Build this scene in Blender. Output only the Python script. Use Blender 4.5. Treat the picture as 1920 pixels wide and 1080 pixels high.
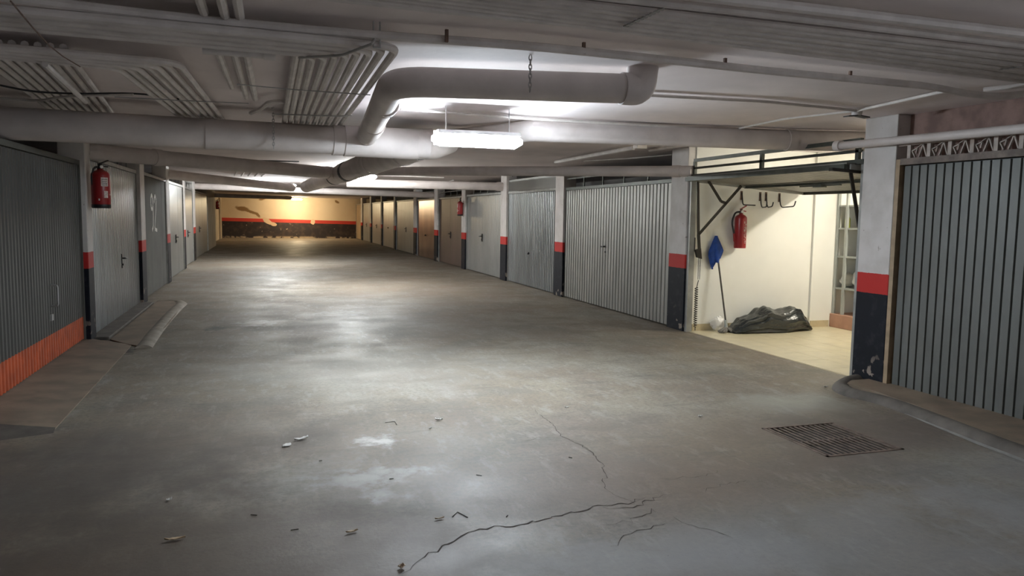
import bpy, bmesh, math, random
from mathutils import Vector, Matrix

random.seed(11)
scene = bpy.context.scene
for _o in list(bpy.data.objects):
    bpy.data.objects.remove(_o, do_unlink=True)
COL = scene.collection

# ---------------------------------------------------------------- camera
cam_d = bpy.data.cameras.new('camera')
cam_d.sensor_width = 36.0
cam_d.lens = 1430 / 1920 * 36.0
cam_d.clip_end = 200
cam = bpy.data.objects.new('camera', cam_d)
COL.objects.link(cam)
scene.camera = cam
YAW, PITCH, ROLL, EYE = 0.31207, 0.09339, 0.01483, 1.5
_f = Vector((math.sin(YAW), math.cos(YAW), 0)); _r = Vector((math.cos(YAW), -math.sin(YAW), 0)); _u = Vector((0, 0, 1))
_f2 = _f * math.cos(PITCH) - _u * math.sin(PITCH); _u2 = _u * math.cos(PITCH) + _f * math.sin(PITCH)
_r3 = _r * math.cos(ROLL) + _u2 * math.sin(ROLL); _u3 = _u2 * math.cos(ROLL) - _r * math.sin(ROLL)
cam.matrix_world = Matrix(((_r3.x, _u3.x, -_f2.x, 0), (_r3.y, _u3.y, -_f2.y, 0), (_r3.z, _u3.z, -_f2.z, EYE), (0, 0, 0, 1)))

# ---------------------------------------------------------------- world: cool fill daylight from an unseen opening assumed behind the camera
w = bpy.data.worlds.new('world'); scene.world = w
w.use_nodes = True
w.node_tree.nodes['Background'].inputs[0].default_value = (0.84, 0.90, 1.0, 1)
w.node_tree.nodes['Background'].inputs[1].default_value = 0.72
scene.view_settings.view_transform = 'Standard'
scene.view_settings.look = 'None'
scene.view_settings.gamma = 1.0
scene.view_settings.use_curve_mapping = False
scene.view_settings.exposure = 2.2
LAMP_MAIN, LAMP_MID, LAMP_FAR, LAMP_WARM, LAMP_STORE = 74.0, 120.0, 120.0, 125.0, 62.0

# ---------------------------------------------------------------- materials
def _nt(name):
    m = bpy.data.materials.new(name); m.use_nodes = True
    nt = m.node_tree; b = nt.nodes['Principled BSDF']
    return m, nt, b

class N:
    """small node-writing helper"""
    def __init__(s, nt): s.nt = nt; s.pos = nt.nodes.new('ShaderNodeNewGeometry').outputs['Position']
    def _in(s, node, i, v):
        if hasattr(v, 'is_linked') or hasattr(v, 'links'): s.nt.links.new(v, node.inputs[i])
        else: node.inputs[i].default_value = v
    def math(s, op, a, b=0.0, clamp=False):
        n = s.nt.nodes.new('ShaderNodeMath'); n.operation = op; n.use_clamp = clamp
        s._in(n, 0, a); s._in(n, 1, b); return n.outputs[0]
    def noise(s, scale, detail=4, stretch=None, vec=None, rough=.55):
        v = vec or s.pos
        if stretch:
            mp = s.nt.nodes.new('ShaderNodeMapping'); mp.inputs['Scale'].default_value = stretch
            s.nt.links.new(v, mp.inputs['Vector']); v = mp.outputs[0]
        n = s.nt.nodes.new('ShaderNodeTexNoise'); n.inputs['Scale'].default_value = scale
        n.inputs['Detail'].default_value = detail; n.inputs['Roughness'].default_value = rough
        s.nt.links.new(v, n.inputs['Vector']); return n.outputs[0]
    def ramp(s, f, lo, hi):
        n = s.nt.nodes.new('ShaderNodeMapRange'); n.interpolation_type = 'SMOOTHSTEP'
        s._in(n, 0, f); n.inputs[1].default_value = lo; n.inputs[2].default_value = hi
        return n.outputs[0]
    def lin(s, f, lo, hi, a, b):
        n = s.nt.nodes.new('ShaderNodeMapRange'); s._in(n, 0, f)
        for i, v in zip((1, 2, 3, 4), (lo, hi, a, b)): n.inputs[i].default_value = v
        return n.outputs[0]
    def mix(s, f, a, b, blend='MIX'):
        n = s.nt.nodes.new('ShaderNodeMix'); n.data_type = 'RGBA'; n.blend_type = blend
        s._in(n, 0, f)
        for i, v in ((6, a), (7, b)):
            if isinstance(v, (tuple, list)): n.inputs[i].default_value = (v[0], v[1], v[2], 1)
            else: s.nt.links.new(v, n.inputs[i])
        return n.outputs[2]
    def xyz(s):
        n = s.nt.nodes.new('ShaderNodeSeparateXYZ'); s.nt.links.new(s.pos, n.inputs[0]); return n.outputs
    def bump(s, b, h, strength, dist=.01):
        n = s.nt.nodes.new('ShaderNodeBump'); n.inputs['Strength'].default_value = strength
        n.inputs['Distance'].default_value = dist
        s.nt.links.new(h, n.inputs['Height']); s.nt.links.new(n.outputs[0], b.inputs['Normal'])
    def blob(s, X, Y, cx, cy, rx, ry, rough=.8, nz=None, ang=0.0, lo=-.05, hi=.45):
        """soft irregular patch in two coordinates"""
        dx = s.math('SUBTRACT', X, cx); dy = s.math('SUBTRACT', Y, cy)
        if ang:
            c, si = math.cos(ang), math.sin(ang)
            ex = s.math('ADD', s.math('MULTIPLY', dx, c), s.math('MULTIPLY', dy, si))
            ey = s.math('SUBTRACT', s.math('MULTIPLY', dy, c), s.math('MULTIPLY', dx, si))
            dx, dy = ex, ey
        dx = s.math('DIVIDE', dx, rx); dy = s.math('DIVIDE', dy, ry)
        d = s.math('SQRT', s.math('ADD', s.math('MULTIPLY', dx, dx), s.math('MULTIPLY', dy, dy)))
        if nz is not None: d = s.math('ADD', d, s.math('MULTIPLY', s.math('SUBTRACT', nz, .5), rough * 2))
        return s.ramp(s.math('SUBTRACT', 1.0, d), lo, hi)

def mat(name, col, rough=.6, metal=0.0, var=.12, scale=5, bump=.15, dirt=None, stretch=None, spec=.5, fine=60, rvar=0.0):
    m, nt, b = _nt(name); n = N(nt)
    f = n.noise(scale, 5, stretch)
    lo = tuple(c * (1 - var) for c in col); hi = tuple(min(1, c * (1 + var)) for c in col)
    c = n.mix(n.ramp(f, .3, .7), lo, hi)
    if dirt:
        g = n.noise(scale * .45 + 1.3, 6, stretch)
        c = n.mix(n.math('MULTIPLY', n.ramp(g, .52, .75), dirt[3]), c, dirt[:3])
    nt.links.new(c, b.inputs['Base Color'])
    b.inputs['Metallic'].default_value = metal
    b.inputs['Specular IOR Level'].default_value = spec
    if rvar: nt.links.new(n.lin(f, .3, .7, rough - rvar, rough + rvar), b.inputs['Roughness'])
    else: b.inputs['Roughness'].default_value = rough
    if bump: n.bump(b, n.noise(fine, 3), bump, .004)
    return m

def emit(name, col, strength):
    m, nt, b = _nt(name)
    b.inputs['Base Color'].default_value = (*col, 1)
    b.inputs['Emission Color'].default_value = (*col, 1)
    b.inputs['Emission Strength'].default_value = strength
    return m

MT = {}
MT['ceil'] = mat('ceiling_plaster', (.78, .70, .69), .85, var=.10, scale=.9, bump=.35, dirt=(.60, .54, .515, .35), fine=24)
MT['pipe'] = mat('painted_pipe', (.60, .54, .515), .55, var=.10, scale=3, bump=.15, dirt=(.48, .41, .37, .45))
MT['conduit'] = mat('painted_conduit', (.65, .60, .57), .6, var=.10, scale=7, bump=.2, dirt=(.47, .41, .37, .4))
MT['rubber'] = mat('black_rubber', (.02, .02, .022), .6, bump=0)
MT['wire'] = mat('galvanised_wire', (.42, .41, .40), .5, .5, bump=0)
MT['rust'] = mat('rusty_iron', (.16, .10, .075), .8, .2, var=.35, scale=18, bump=.3)
MT['galv'] = mat('galvanised_steel', (.135, .138, .128), .55, .25, var=.12, scale=3, bump=.05, stretch=(1, 1, .3), rvar=.08)
MT['galv_light'] = mat('bright_galvanised_steel', (.32, .335, .34), .38, .6, var=.12, scale=4, bump=.05, stretch=(1, 1, .25), rvar=.08)
MT['galv_dark'] = mat('dull_galvanised_steel', (.075, .074, .067), .55, .25, var=.15, scale=3, bump=.05, stretch=(1, 1, .3))
MT['galv_warm'] = mat('warm_grey_steel', (.27, .262, .24), .5, .35, var=.12, scale=4, bump=.05, stretch=(1, 1, .3), dirt=(.16, .15, .13, .3))
MT['steel_grey'] = mat('grey_painted_steel', (.24, .245, .232), .42, .35, var=.12, scale=1.6, bump=.05, dirt=(.19, .18, .16, .4), stretch=(1, 1, .5))
MT['steel_pale'] = mat('pale_painted_steel', (.33, .337, .325), .38, .4, var=.1, scale=1.6, bump=.05, dirt=(.26, .25, .22, .35), stretch=(1, 1, .5))
MT['steel_dark'] = mat('dark_painted_steel', (.10, .10, .09), .85, 0.0, var=.15, scale=1.6, bump=.05, dirt=(.06, .055, .05, .4))
MT['brown'] = mat('brown_painted_steel', (.135, .098, .085), .45, .35, var=.12, scale=1.4, bump=.03, stretch=(1, 1, .4))
MT['copper'] = mat('red_brown_glossy_steel', (.20, .115, .09), .28, .75, var=.25, scale=2, bump=.03, stretch=(1, 1, .35), dirt=(.5, .38, .3, .35))
MT['beige_steel'] = mat('beige_painted_steel', (.42, .32, .20), .5, .2, var=.1, scale=2, bump=.03, dirt=(.22, .15, .09, .4))
MT['orange'] = mat('orange_paint', (.48, .085, .022), .5, 0, var=.2, scale=6, bump=.05, dirt=(.28, .055, .02, .5))
MT['frame_dark'] = mat('dark_green_grey_frame', (.075, .08, .068), .5, .4, var=.2, scale=6, bump=.05)
MT['frame'] = mat('grey_frame_steel', (.33, .33, .31), .5, .4, var=.15, scale=6, bump=.05)
MT['frame_tan'] = mat('tan_frame', (.33, .24, .15), .6, 0, var=.2, scale=9, bump=.1)
MT['frame_rusty'] = mat('flaking_brown_rail', (.17, .135, .115), .7, .1, var=.3, scale=12, bump=.2, dirt=(.42, .36, .3, .5))
MT['grille'] = mat('pale_ironwork', (.46, .40, .36), .7, 0, var=.2, scale=10, bump=.1, dirt=(.33, .2, .11, .6))
MT['black_arm'] = mat('black_brown_steel', (.028, .022, .018), .45, .3, var=.3, scale=9, bump=.05)
MT['black'] = mat('black_plastic', (.015, .015, .017), .4, bump=0)
MT['red'] = mat('extinguisher_red', (.33, .022, .024), .3, 0, var=.08, scale=6, bump=0)
MT['label'] = mat('printed_label', (.68, .55, .50), .5, 0, var=.25, scale=55, bump=0)
MT['print'] = mat('white_print', (.72, .62, .58), .5, bump=0)
MT['store_wall'] = mat('white_garage_plaster', (.80, .79, .74), .75, var=.04, scale=1.2, bump=.15, fine=30)
MT['store_tile'] = mat('cream_floor_tile', (.62, .55, .38), .35, var=.07, scale=5, bump=.03)
MT['skirting'] = mat('beige_skirting_tile', (.50, .42, .27), .45, var=.12, scale=7, bump=.03)
MT['terracotta'] = mat('terracotta_step', (.52, .29, .20), .6, var=.1, scale=7, bump=.1)
MT['brick_beam'] = mat('reddish_concrete', (.26, .17, .145), .9, var=.25, scale=7, bump=.5, fine=30)
MT['concrete_dark'] = mat('grimy_concrete', (.165, .15, .13), .9, var=.2, scale=5, bump=.3)
MT['wall_dark'] = mat('unlit_garage_plaster', (.3, .29, .28), .9, var=.1, scale=2, bump=.1)
MT['cream'] = mat('cream_plaster', (.60, .52, .40), .8, var=.08, scale=1.5, bump=.2, dirt=(.42, .34, .24, .4))
MT['blue'] = mat('blue_cloth', (.012, .055, .27), .85, var=.2, scale=20, bump=.3, fine=120)
MT['wood'] = mat('worn_grey_wood', (.075, .066, .055), .7, var=.2, scale=14, bump=.1)
MT['bristle'] = mat('grey_mop_strands', (.20, .185, .165), .9, var=.3, scale=30, bump=.5)
MT['shelf'] = mat('grey_shelf_steel', (.40, .42, .40), .45, .3, var=.05, bump=0)
MT['tray'] = mat('white_lamp_tray', (.75, .75, .75), .4, bump=0)
MT['yellow_green'] = mat('yellow_green_plastic', (.42, .45, .05), .35, bump=0)
MT['white_plastic'] = mat('white_plastic', (.72, .71, .67), .4, var=.06, scale=12, bump=.15, fine=30)
MT['cardboard'] = mat('brown_cardboard', (.32, .25, .17), .8, bump=.1)
MT['leaf'] = mat('dry_leaf', (.42, .30, .18), .7, var=.3, scale=40, bump=.2)
MT['paper'] = mat('dirty_paper', (.60, .58, .54), .8, var=.15, scale=30, bump=.2)
MT['twig'] = mat('dark_twig', (.05, .04, .03), .9, bump=0)
MT['white_paint'] = mat('white_brush_paint', (.66, .66, .62), .7, var=.1, scale=20, bump=.1)
MT['crack'] = mat('crack_dirt', (.05, .036, .027), 1.0, bump=0)
MT['kerb'] = mat('grimy_kerb_concrete', (.105, .09, .076), .8, var=.25, scale=6, bump=.35, dirt=(.04, .036, .032, .7))
MT['ramp'] = mat('brownish_ramp_concrete', (.20, .150, .105), .75, var=.2, scale=3, bump=.3, dirt=(.10, .076, .055, .6))
MT['skirting_pale'] = mat('pale_cement', (.27, .26, .24), .8, var=.15, scale=8, bump=.2)
MT['hump'] = mat('worn_kerb_edge', (.27, .235, .19), .8, var=.2, scale=5, bump=.3, dirt=(.14, .115, .09, .5))
MT['grate'] = mat('rusted_grate_iron', (.17, .125, .10), .6, .2, var=.35, scale=14, bump=.2)
MT['pit'] = mat('drain_pit', (.015, .013, .012), 1.0, bump=0)

def bag_mat():
    m, nt, b = _nt('black_bin_bag_film'); n = N(nt)
    b.inputs['Base Color'].default_value = (.022, .026, .028, 1); b.inputs['Roughness'].default_value = .24
    b.inputs['Specular IOR Level'].default_value = .7
    n.bump(b, n.noise(5, 3, (.9, 3.0, 4.2)), .45, .05)
    return m
MT['bag'] = bag_mat()

def film_mat():
    m, nt, b = _nt('clear_plastic_film'); n = N(nt)
    b.inputs['Base Color'].default_value = (.85, .83, .80, 1); b.inputs['Roughness'].default_value = .3
    b.inputs['Transmission Weight'].default_value = .35
    n.bump(b, n.noise(22, 4), .7, .02)
    return m
MT['film'] = film_mat()

def post_mat():
    """white post with a red band over a dark blue-black plinth, painted straight on"""
    m, nt, b = _nt('banded_post_paint'); n = N(nt); z = n.xyz()[2]
    e = n.math('MULTIPLY', n.math('SUBTRACT', n.noise(25, 3), .5), .012)
    z = n.math('ADD', z, e)
    f = n.noise(4, 5)
    white = n.mix(n.ramp(f, .35, .7), (.66, .63, .61), (.56, .53, .50))
    white = n.mix(n.ramp(n.noise(13, 4), .68, .74), white, (.30, .27, .24))
    red = n.mix(f, (.52, .035, .03), (.44, .03, .028))
    dark = n.mix(n.ramp(n.noise(9, 5), .5, .75), (.010, .0115, .017), (.024, .026, .033))
    chip = n.math('MULTIPLY', n.ramp(n.noise(7, 6), .60, .64), n.ramp(z, .40, .05))
    dark = n.mix(chip, dark, (.30, .25, .21))
    c = n.mix(n.math('GREATER_THAN', z, .845), dark, red)
    c = n.mix(n.math('GREATER_THAN', z, 1.03), c, white)
    nt.links.new(c, b.inputs['Base Color']); b.inputs['Roughness'].default_value = .6; b.inputs['Specular IOR Level'].default_value = .15
    n.bump(b, n.noise(30, 3), .15, .004)
    return m
MT['post'] = post_mat()

def back_mat():
    m, nt, b = _nt('end_wall_paint'); n = N(nt); x, y, z = n.xyz()
    f = n.noise(.8, 5)
    cream = n.mix(n.ramp(f, .3, .7), (.66, .55, .40), (.60, .48, .33))
    nz = n.noise(2.6, 5)
    brown = (.23, .13, .05)
    for cx, cz, rx, rz, a in ((-1.30, 1.72, .42, .17, -.15), (-.85, 1.55, .50, .10, -.35), (-.45, 1.36, .24, .10, -.9),
                              (-.15, 2.36, .34, .10, .35), (4.2, 2.24, .18, .09, -.5)):
        cream = n.mix(n.blob(x, z, cx, cz, rx, rz, .7, nz, a), cream, brown)
    g = n.noise(3.5, 6)
    dark = n.mix(n.ramp(g, .45, .7), (.020, .014, .014), (.055, .033, .025))
    dark = n.mix(n.ramp(n.noise(5, 6), .66, .70), dark, (.33, .25, .19))
    low = n.math('MULTIPLY', n.ramp(z, .14, .02), n.ramp(g, .45, .55)); dark = n.mix(low, dark, (.42, .33, .22))
    zs = n.math('ADD', z, n.math('MULTIPLY', n.math('ADD', x, 2.3), .016))
    c = n.mix(n.math('GREATER_THAN', zs, .985), dark, (.50, .04, .025))
    c = n.mix(n.math('GREATER_THAN', zs, 1.185), c, cream)
    for cx, cz, rx, rz, a in ((.10, 1.0, .42, .17, -.6), (.42, .82, .26, .13, -.3), (2.72, 1.0, .16, .20, 0)):
        c = n.mix(n.ramp(n.blob(x, z, cx, cz, rx, rz, .5, nz, a), .35, .5), c, (.58, .43, .28))
    nt.links.new(c, b.inputs['Base Color']); b.inputs['Roughness'].default_value = .6
    n.bump(b, n.noise(14, 4), .2, .01)
    return m
MT['back'] = back_mat()

def floor_mat():
    m, nt, b = _nt('trowelled_concrete'); n = N(nt); x, y, z = n.xyz()
    big = n.noise(.42, 5); mid = n.noise(1.5, 6); fine = n.noise(14, 5, (1, .55, 1)); nz = n.noise(2.3, 7, rough=.65)
    c = n.mix(n.ramp(big, .40, .60), (.198, .160, .116), (.268, .236, .184))
    c = n.mix(n.math('MULTIPLY', n.ramp(mid, .47, .62), .5), c, (.16, .148, .13))
    c = n.mix(n.math('MULTIPLY', n.ramp(n.noise(.8, 5), .48, .60), .6), c, (.185, .142, .106))
    c = n.mix(n.math('MULTIPLY', n.ramp(n.noise(1.1, 6, (1, .45, 1)), .55, .72), .35), c, (.37, .355, .32))
    c = n.mix(n.math('MULTIPLY', n.ramp(fine, .45, .7), .22), c, (.14, .128, .112))
    c = n.mix(n.math('MULTIPLY', n.ramp(n.noise(30, 6, rough=.7), .47, .58), .42), c, (.105, .09, .072))
    c = n.mix(n.math('MULTIPLY', n.ramp(n.noise(9, 8, (1, .35, 1), rough=.75), .52, .62), .32), c, (.36, .34, .30))
    c = n.mix(n.math('MULTIPLY', n.ramp(n.noise(3.2, 8, (.4, 1.3, 1), rough=.7), .53, .64), .42), c, (.105, .088, .07))
    nf = n.noise(7, 8, rough=.7)
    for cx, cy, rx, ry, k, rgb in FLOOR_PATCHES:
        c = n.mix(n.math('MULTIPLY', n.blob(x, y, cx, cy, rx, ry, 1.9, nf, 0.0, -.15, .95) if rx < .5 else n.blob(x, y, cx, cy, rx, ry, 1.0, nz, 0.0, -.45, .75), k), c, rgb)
    spk = n.ramp(n.noise(70, 2), .71, .76)
    c = n.mix(n.math('MULTIPLY', spk, .6), c, (.06, .052, .045))
    nt.links.new(c, b.inputs['Base Color'])
    nt.links.new(n.lin(mid, .3, .7, .50, .72), b.inputs['Roughness'])
    b.inputs['Specular IOR Level'].default_value = .36
    h = n.math('ADD', n.math('MULTIPLY', n.noise(6, 5), .7), n.math('MULTIPLY', n.noise(55, 4), .3))
    n.bump(b, h, .22, .012)
    return m
# centre x, centre y, half-widths, strength, colour: scuffs, lime bloom, oil, plus painted lamp glow, reflections and shade
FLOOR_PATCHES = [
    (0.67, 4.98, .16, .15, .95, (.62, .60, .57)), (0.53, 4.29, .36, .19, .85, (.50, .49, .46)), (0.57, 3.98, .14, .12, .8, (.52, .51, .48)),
    (.22, 4.35, .45, .45, .4, (.36, .35, .32)), (-.15, 10.85, .26, .42, .75, (.52, .51, .48)), (1.0, 11.6, .4, .5, .5, (.45, .44, .41)),  # pale pair up the aisle: painted lamp reflections with some wear
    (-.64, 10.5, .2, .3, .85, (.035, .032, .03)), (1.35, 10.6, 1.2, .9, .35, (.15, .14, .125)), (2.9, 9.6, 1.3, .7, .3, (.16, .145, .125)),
    (1.35, 2.85, 1.0, .33, .5, (.38, .38, .38)), (2.6, 2.75, 1.2, .7, .5, (.34, .345, .355)), (4.5, 3.0, 1.2, .9, .45, (.34, .345, .355)), (-1.55, 11.2, .28, 2.6, .7, (.12, .10, .08)), (-1.45, 9.0, .16, .3, .95, (.035, .03, .025)), (.9, 7.5, 1.6, 1.2, .35, (.36, .345, .31)),  # cool trio: painted daylight over wear; near-black patch paints the shaded pit
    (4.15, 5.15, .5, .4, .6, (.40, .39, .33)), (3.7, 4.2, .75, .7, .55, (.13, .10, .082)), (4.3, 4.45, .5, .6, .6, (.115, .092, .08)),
    (2.1, 3.75, 1.1, .6, .6, (.175, .13, .095)), (3.0, 4.6, 1.3, .8, .4, (.18, .14, .105)), (-.6, 5.3, 1.1, 1.0, .6, (.125, .10, .08)), (-.4, 3.5, 1.3, 1.0, .8, (.088, .062, .044)), (-1.2, 4.6, .9, .9, .7, (.08, .068, .058)), (.3, 2.6, .9, .7, .8, (.105, .074, .052)),  # dark near-left patches: brown dirt deepened to paint the dim foreground
    (0.5, 3.3, .6, .4, .4, (.19, .15, .12)), (0.0, 34, 2.4, 3.2, .7, (.10, .095, .085)), (3.0, 33, 2.4, 2.6, .45, (.13, .12, .105)), (1.4, 40, 3.6, 2.0, .5, (.36, .30, .21)), (2.0, 25, 3, 2.4, .3, (.36, .345, .31)),  # first: same foreground dimming; far ones: painted lamp pools and gap between lamps
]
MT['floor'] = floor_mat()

# ---------------------------------------------------------------- mesh helpers
ORG = {}
class MB:
    def __init__(s): s.v = []; s.f = []
    def quad(s, a, b, c, d):
        i = len(s.v); s.v += [tuple(a), tuple(b), tuple(c), tuple(d)]; s.f.append((i, i + 1, i + 2, i + 3)); return s
    def box(s, x0, x1, y0, y1, z0, z1):
        i = len(s.v)
        s.v += [(x0, y0, z0), (x1, y0, z0), (x1, y1, z0), (x0, y1, z0), (x0, y0, z1), (x1, y0, z1), (x1, y1, z1), (x0, y1, z1)]
        s.f += [tuple(i + k for k in q) for q in ((0, 3, 2, 1), (4, 5, 6, 7), (0, 1, 5, 4), (1, 2, 6, 5), (2, 3, 7, 6), (3, 0, 4, 7))]
        return s
    def bar(s, a, b, w, h, up=(0, 0, 1)):
        """rectangular bar from a to b"""
        a = Vector(a); b = Vector(b); d = (b - a).normalized(); up = Vector(up)
        if abs(d.dot(up)) > .98: up = Vector((1, 0, 0))
        sd = d.cross(up).normalized(); u = sd.cross(d).normalized(); i = len(s.v)
        for p in (a, b):
            for q in ((-1, -1), (1, -1), (1, 1), (-1, 1)):
                s.v.append(tuple(p + sd * (q[0] * w / 2) + u * (q[1] * h / 2)))
        s.f += [(i, i + 1, i + 2, i + 3), (i + 7, i + 6, i + 5, i + 4)] + [(i + k, i + 4 + k, i + 4 + (k + 1) % 4, i + (k + 1) % 4) for k in range(4)]
        return s
    def tube(s, pts, r, n=10, closed=False):
        P = [Vector(p) for p in pts]; m = len(P); T = []
        for k in range(m):
            if closed: t = (P[(k + 1) % m] - P[k - 1])
            else: t = (P[min(k + 1, m - 1)] - P[max(k - 1, 0)])
            T.append(t.normalized())
        up = Vector((0, 0, 1)) if abs(T[0].z) < .9 else Vector((1, 0, 0))
        nr = (up - T[0] * up.dot(T[0])).normalized(); base = len(s.v)
        rr = r if isinstance(r, (list, tuple)) else [r] * m
        for k in range(m):
            nr = (nr - T[k] * nr.dot(T[k])).normalized(); bn = T[k].cross(nr)
            for j in range(n):
                a = 2 * math.pi * j / n
                s.v.append(tuple(P[k] + (nr * math.cos(a) + bn * math.sin(a)) * rr[k]))
        rng = m if closed else m - 1
        for k in range(rng):
            o = base + k * n; o2 = base + ((k + 1) % m) * n
            for j in range(n): s.f.append((o + j, o + (j + 1) % n, o2 + (j + 1) % n, o2 + j))
        if not closed:
            s.f.append(tuple(base + j for j in reversed(range(n)))); s.f.append(tuple(base + (m - 1) * n + j for j in range(n)))
        return s
    def lathe(s, prof, org=(0, 0, 0), n=20, axis=None):
        """prof: (radius, height) pairs about the given axis"""
        ax = Vector(axis or (0, 0, 1)).normalized(); o = Vector(org)
        u = Vector((1, 0, 0)) if abs(ax.x) < .9 else Vector((0, 1, 0)); u = (u - ax * u.dot(ax)).normalized(); v = ax.cross(u); b = len(s.v)
        for rad, h in prof:
            for j in range(n):
                a = 2 * math.pi * j / n
                s.v.append(tuple(o + ax * h + (u * math.cos(a) + v * math.sin(a)) * max(rad, 1e-4)))
        for k in range(len(prof) - 1):
            for j in range(n):
                s.f.append((b + k * n + j, b + k * n + (j + 1) % n, b + (k + 1) * n + (j + 1) % n, b + (k + 1) * n + j))
        s.f.append(tuple(b + j for j in reversed(range(n)))); s.f.append(tuple(b + (len(prof) - 1) * n + j for j in range(n)))
        return s
    def prism(s, poly, z0, z1):
        b = len(s.v); n = len(poly)
        s.v += [(p[0], p[1], z0) for p in poly] + [(p[0], p[1], z1) for p in poly]
        s.f.append(tuple(b + j for j in reversed(range(n)))); s.f.append(tuple(b + n + j for j in range(n)))
        for j in range(n): s.f.append((b + j, b + (j + 1) % n, b + n + (j + 1) % n, b + n + j))
        return s
    def sheet(s, side, X, prof, z0, z1, thick=.02):
        """ribbed sheet standing in the plane x = X, prof = (y, proud) pairs; side -1 faces -x, +1 faces +x"""
        b = len(s.v); n = len(prof)
        for z in (z0, z1):
            for y, d in prof: s.v.append((X + side * d, y, z))
        for j in range(n - 1):
            q = (b + j, b + j + 1, b + n + j + 1, b + n + j)
            s.f.append(q if side > 0 else q[::-1])
        y0, y1 = prof[0][0], prof[-1][0]
        s.box(min(X, X - side * thick), max(X, X - side * thick), min(y0, y1), max(y0, y1), z0, z1)
        return s
    def build(s, name, m, parent=None, smooth=False, bevel=0, recalc=True, keep=False):
        if parent is None:
            xs, ys, zs = zip(*s.v)
            org = (0, 0, 0) if keep else ((min(xs) + max(xs)) / 2, (min(ys) + max(ys)) / 2, min(zs))
        else: org = ORG[parent.name]
        me = bpy.data.meshes.new(name)
        me.from_pydata([(a - org[0], b - org[1], c - org[2]) for a, b, c in s.v], [], s.f)
        me.update()
        if recalc:
            bm = bmesh.new(); bm.from_mesh(me); bmesh.ops.recalc_face_normals(bm, faces=bm.faces); bm.to_mesh(me); bm.free()
        if smooth:
            for p in me.polygons: p.use_smooth = True
            try: me.set_sharp_from_angle(angle=math.radians(42))
            except Exception: pass
        me.materials.append(MT[m] if isinstance(m, str) else m)
        o = bpy.data.objects.new(name, me); COL.objects.link(o)
        if parent is None: o.location = org
        else: o.parent = parent
        ORG[o.name] = org
        if bevel:
            bv = o.modifiers.new('bevel', 'BEVEL'); bv.width = bevel; bv.segments = 2; bv.limit_method = 'ANGLE'
        return o

def tag(o, label=None, cat=None, group=None, kind=None):
    if label: o['label'] = label
    if cat: o['category'] = cat
    if group: o['group'] = group
    if kind: o['kind'] = kind
    return o

def thing(name, loc, label, cat, group=None, kind=None):
    o = bpy.data.objects.new(name, None); COL.objects.link(o); o.location = loc
    o.empty_display_size = .1
    ORG[o.name] = tuple(loc)
    return tag(o, label, cat, group, kind)

def smooth_path(pts, rad=.12, seg=5):
    """round the corners of a polyline"""
    P = [Vector(p) for p in pts]; out = [P[0]]
    for k in range(1, len(P) - 1):
        a, b, c = P[k - 1], P[k], P[k + 1]
        r = min(rad, (b - a).length * .45, (c - b).length * .45)
        p0 = b + (a - b).normalized() * r; p1 = b + (c - b).normalized() * r
        for i in range(seg + 1):
            t = i / seg; out.append(p0 * (1 - t) ** 2 + b * (2 * t * (1 - t)) + p1 * t * t)
    out.append(P[-1]); return out

def cut(p, a, b, t0, t1):
    a = Vector(a); b = Vector(b)
    return [a.lerp(b, t0), a.lerp(b, t1)]

XR, XL, ZC, YB = 5.33, -1.95, 2.45, 48.5

# ---------------------------------------------------------------- floor, ceiling, walls
GX0, GX1, GY0, GY1 = 3.39, 4.01, 3.90, 4.58
fb = MB()
xs = [-5.2, GX0, GX1, 5.36]; ys = [-6.0, GY0, GY1, YB + .2]
for i in range(3):
    for j in range(3):
        if i == 1 and j == 1: continue
        fb.quad((xs[i], ys[j], 0), (xs[i + 1], ys[j], 0), (xs[i + 1], ys[j + 1], 0), (xs[i], ys[j + 1], 0))
fb.quad((5.36, -6, 0), (8.4, -6, 0), (8.4, 5.85, 0), (5.36, 5.85, 0)); fb.quad((5.36, 8.95, 0), (8.4, 8.95, 0), (8.4, YB + .2, 0), (5.36, YB + .2, 0))
fb.quad((GX0, GY0, 0), (GX0, GY1, 0), (GX0, GY1, -.3), (GX0, GY0, -.3)); fb.quad((GX1, GY0, 0), (GX1, GY1, 0), (GX1, GY1, -.3), (GX1, GY0, -.3))
fb.quad((GX0, GY0, 0), (GX1, GY0, 0), (GX1, GY0, -.3), (GX0, GY0, -.3)); fb.quad((GX0, GY1, 0), (GX1, GY1, 0), (GX1, GY1, -.3), (GX0, GY1, -.3))
fb.quad((GX0, GY0, -.3), (GX1, GY0, -.3), (GX1, GY1, -.3), (GX0, GY1, -.3))
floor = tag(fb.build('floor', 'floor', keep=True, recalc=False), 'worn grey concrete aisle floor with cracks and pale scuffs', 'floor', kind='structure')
tag(MB().box(-5.2, 8.4, -6, YB + .2, ZC, ZC + .25).build('ceiling', 'ceil', keep=True), 'low grey-painted plaster ceiling of the parking aisle', 'ceiling', kind='structure')
tag(MB().box(-5.2, 8.4, YB, YB + .2, 0, ZC).build('wall_back', 'back', keep=True), 'far end wall, cream above a red stripe and black lower half', 'wall', kind='structure')
wl = MB().box(-5.2, -5.0, -6, YB, 0, ZC)
wl.box(-2.25, -2.05, -6, 5.55, 0, ZC)
tag(wl.build('wall_left', 'wall_dark', keep=True), 'plain plaster wall behind the left row of garages', 'wall', kind='structure')
wr = MB().box(8.2, 8.4, 1.7, YB, 0, ZC)
wr.box(XR + .1, 8.2, 1.7, 1.87, 0, ZC)
tag(wr.build('wall_right', 'wall_dark', keep=True), 'plain plaster wall behind the right row of garages', 'wall', kind='structure')
tag(MB().box(-5.2, 8.4, -6.2, -6.0, 0, ZC).build('wall_front', 'wall_dark', keep=True), 'plain wall behind the viewer, beside the assumed side opening', 'wall', kind='structure')
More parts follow.
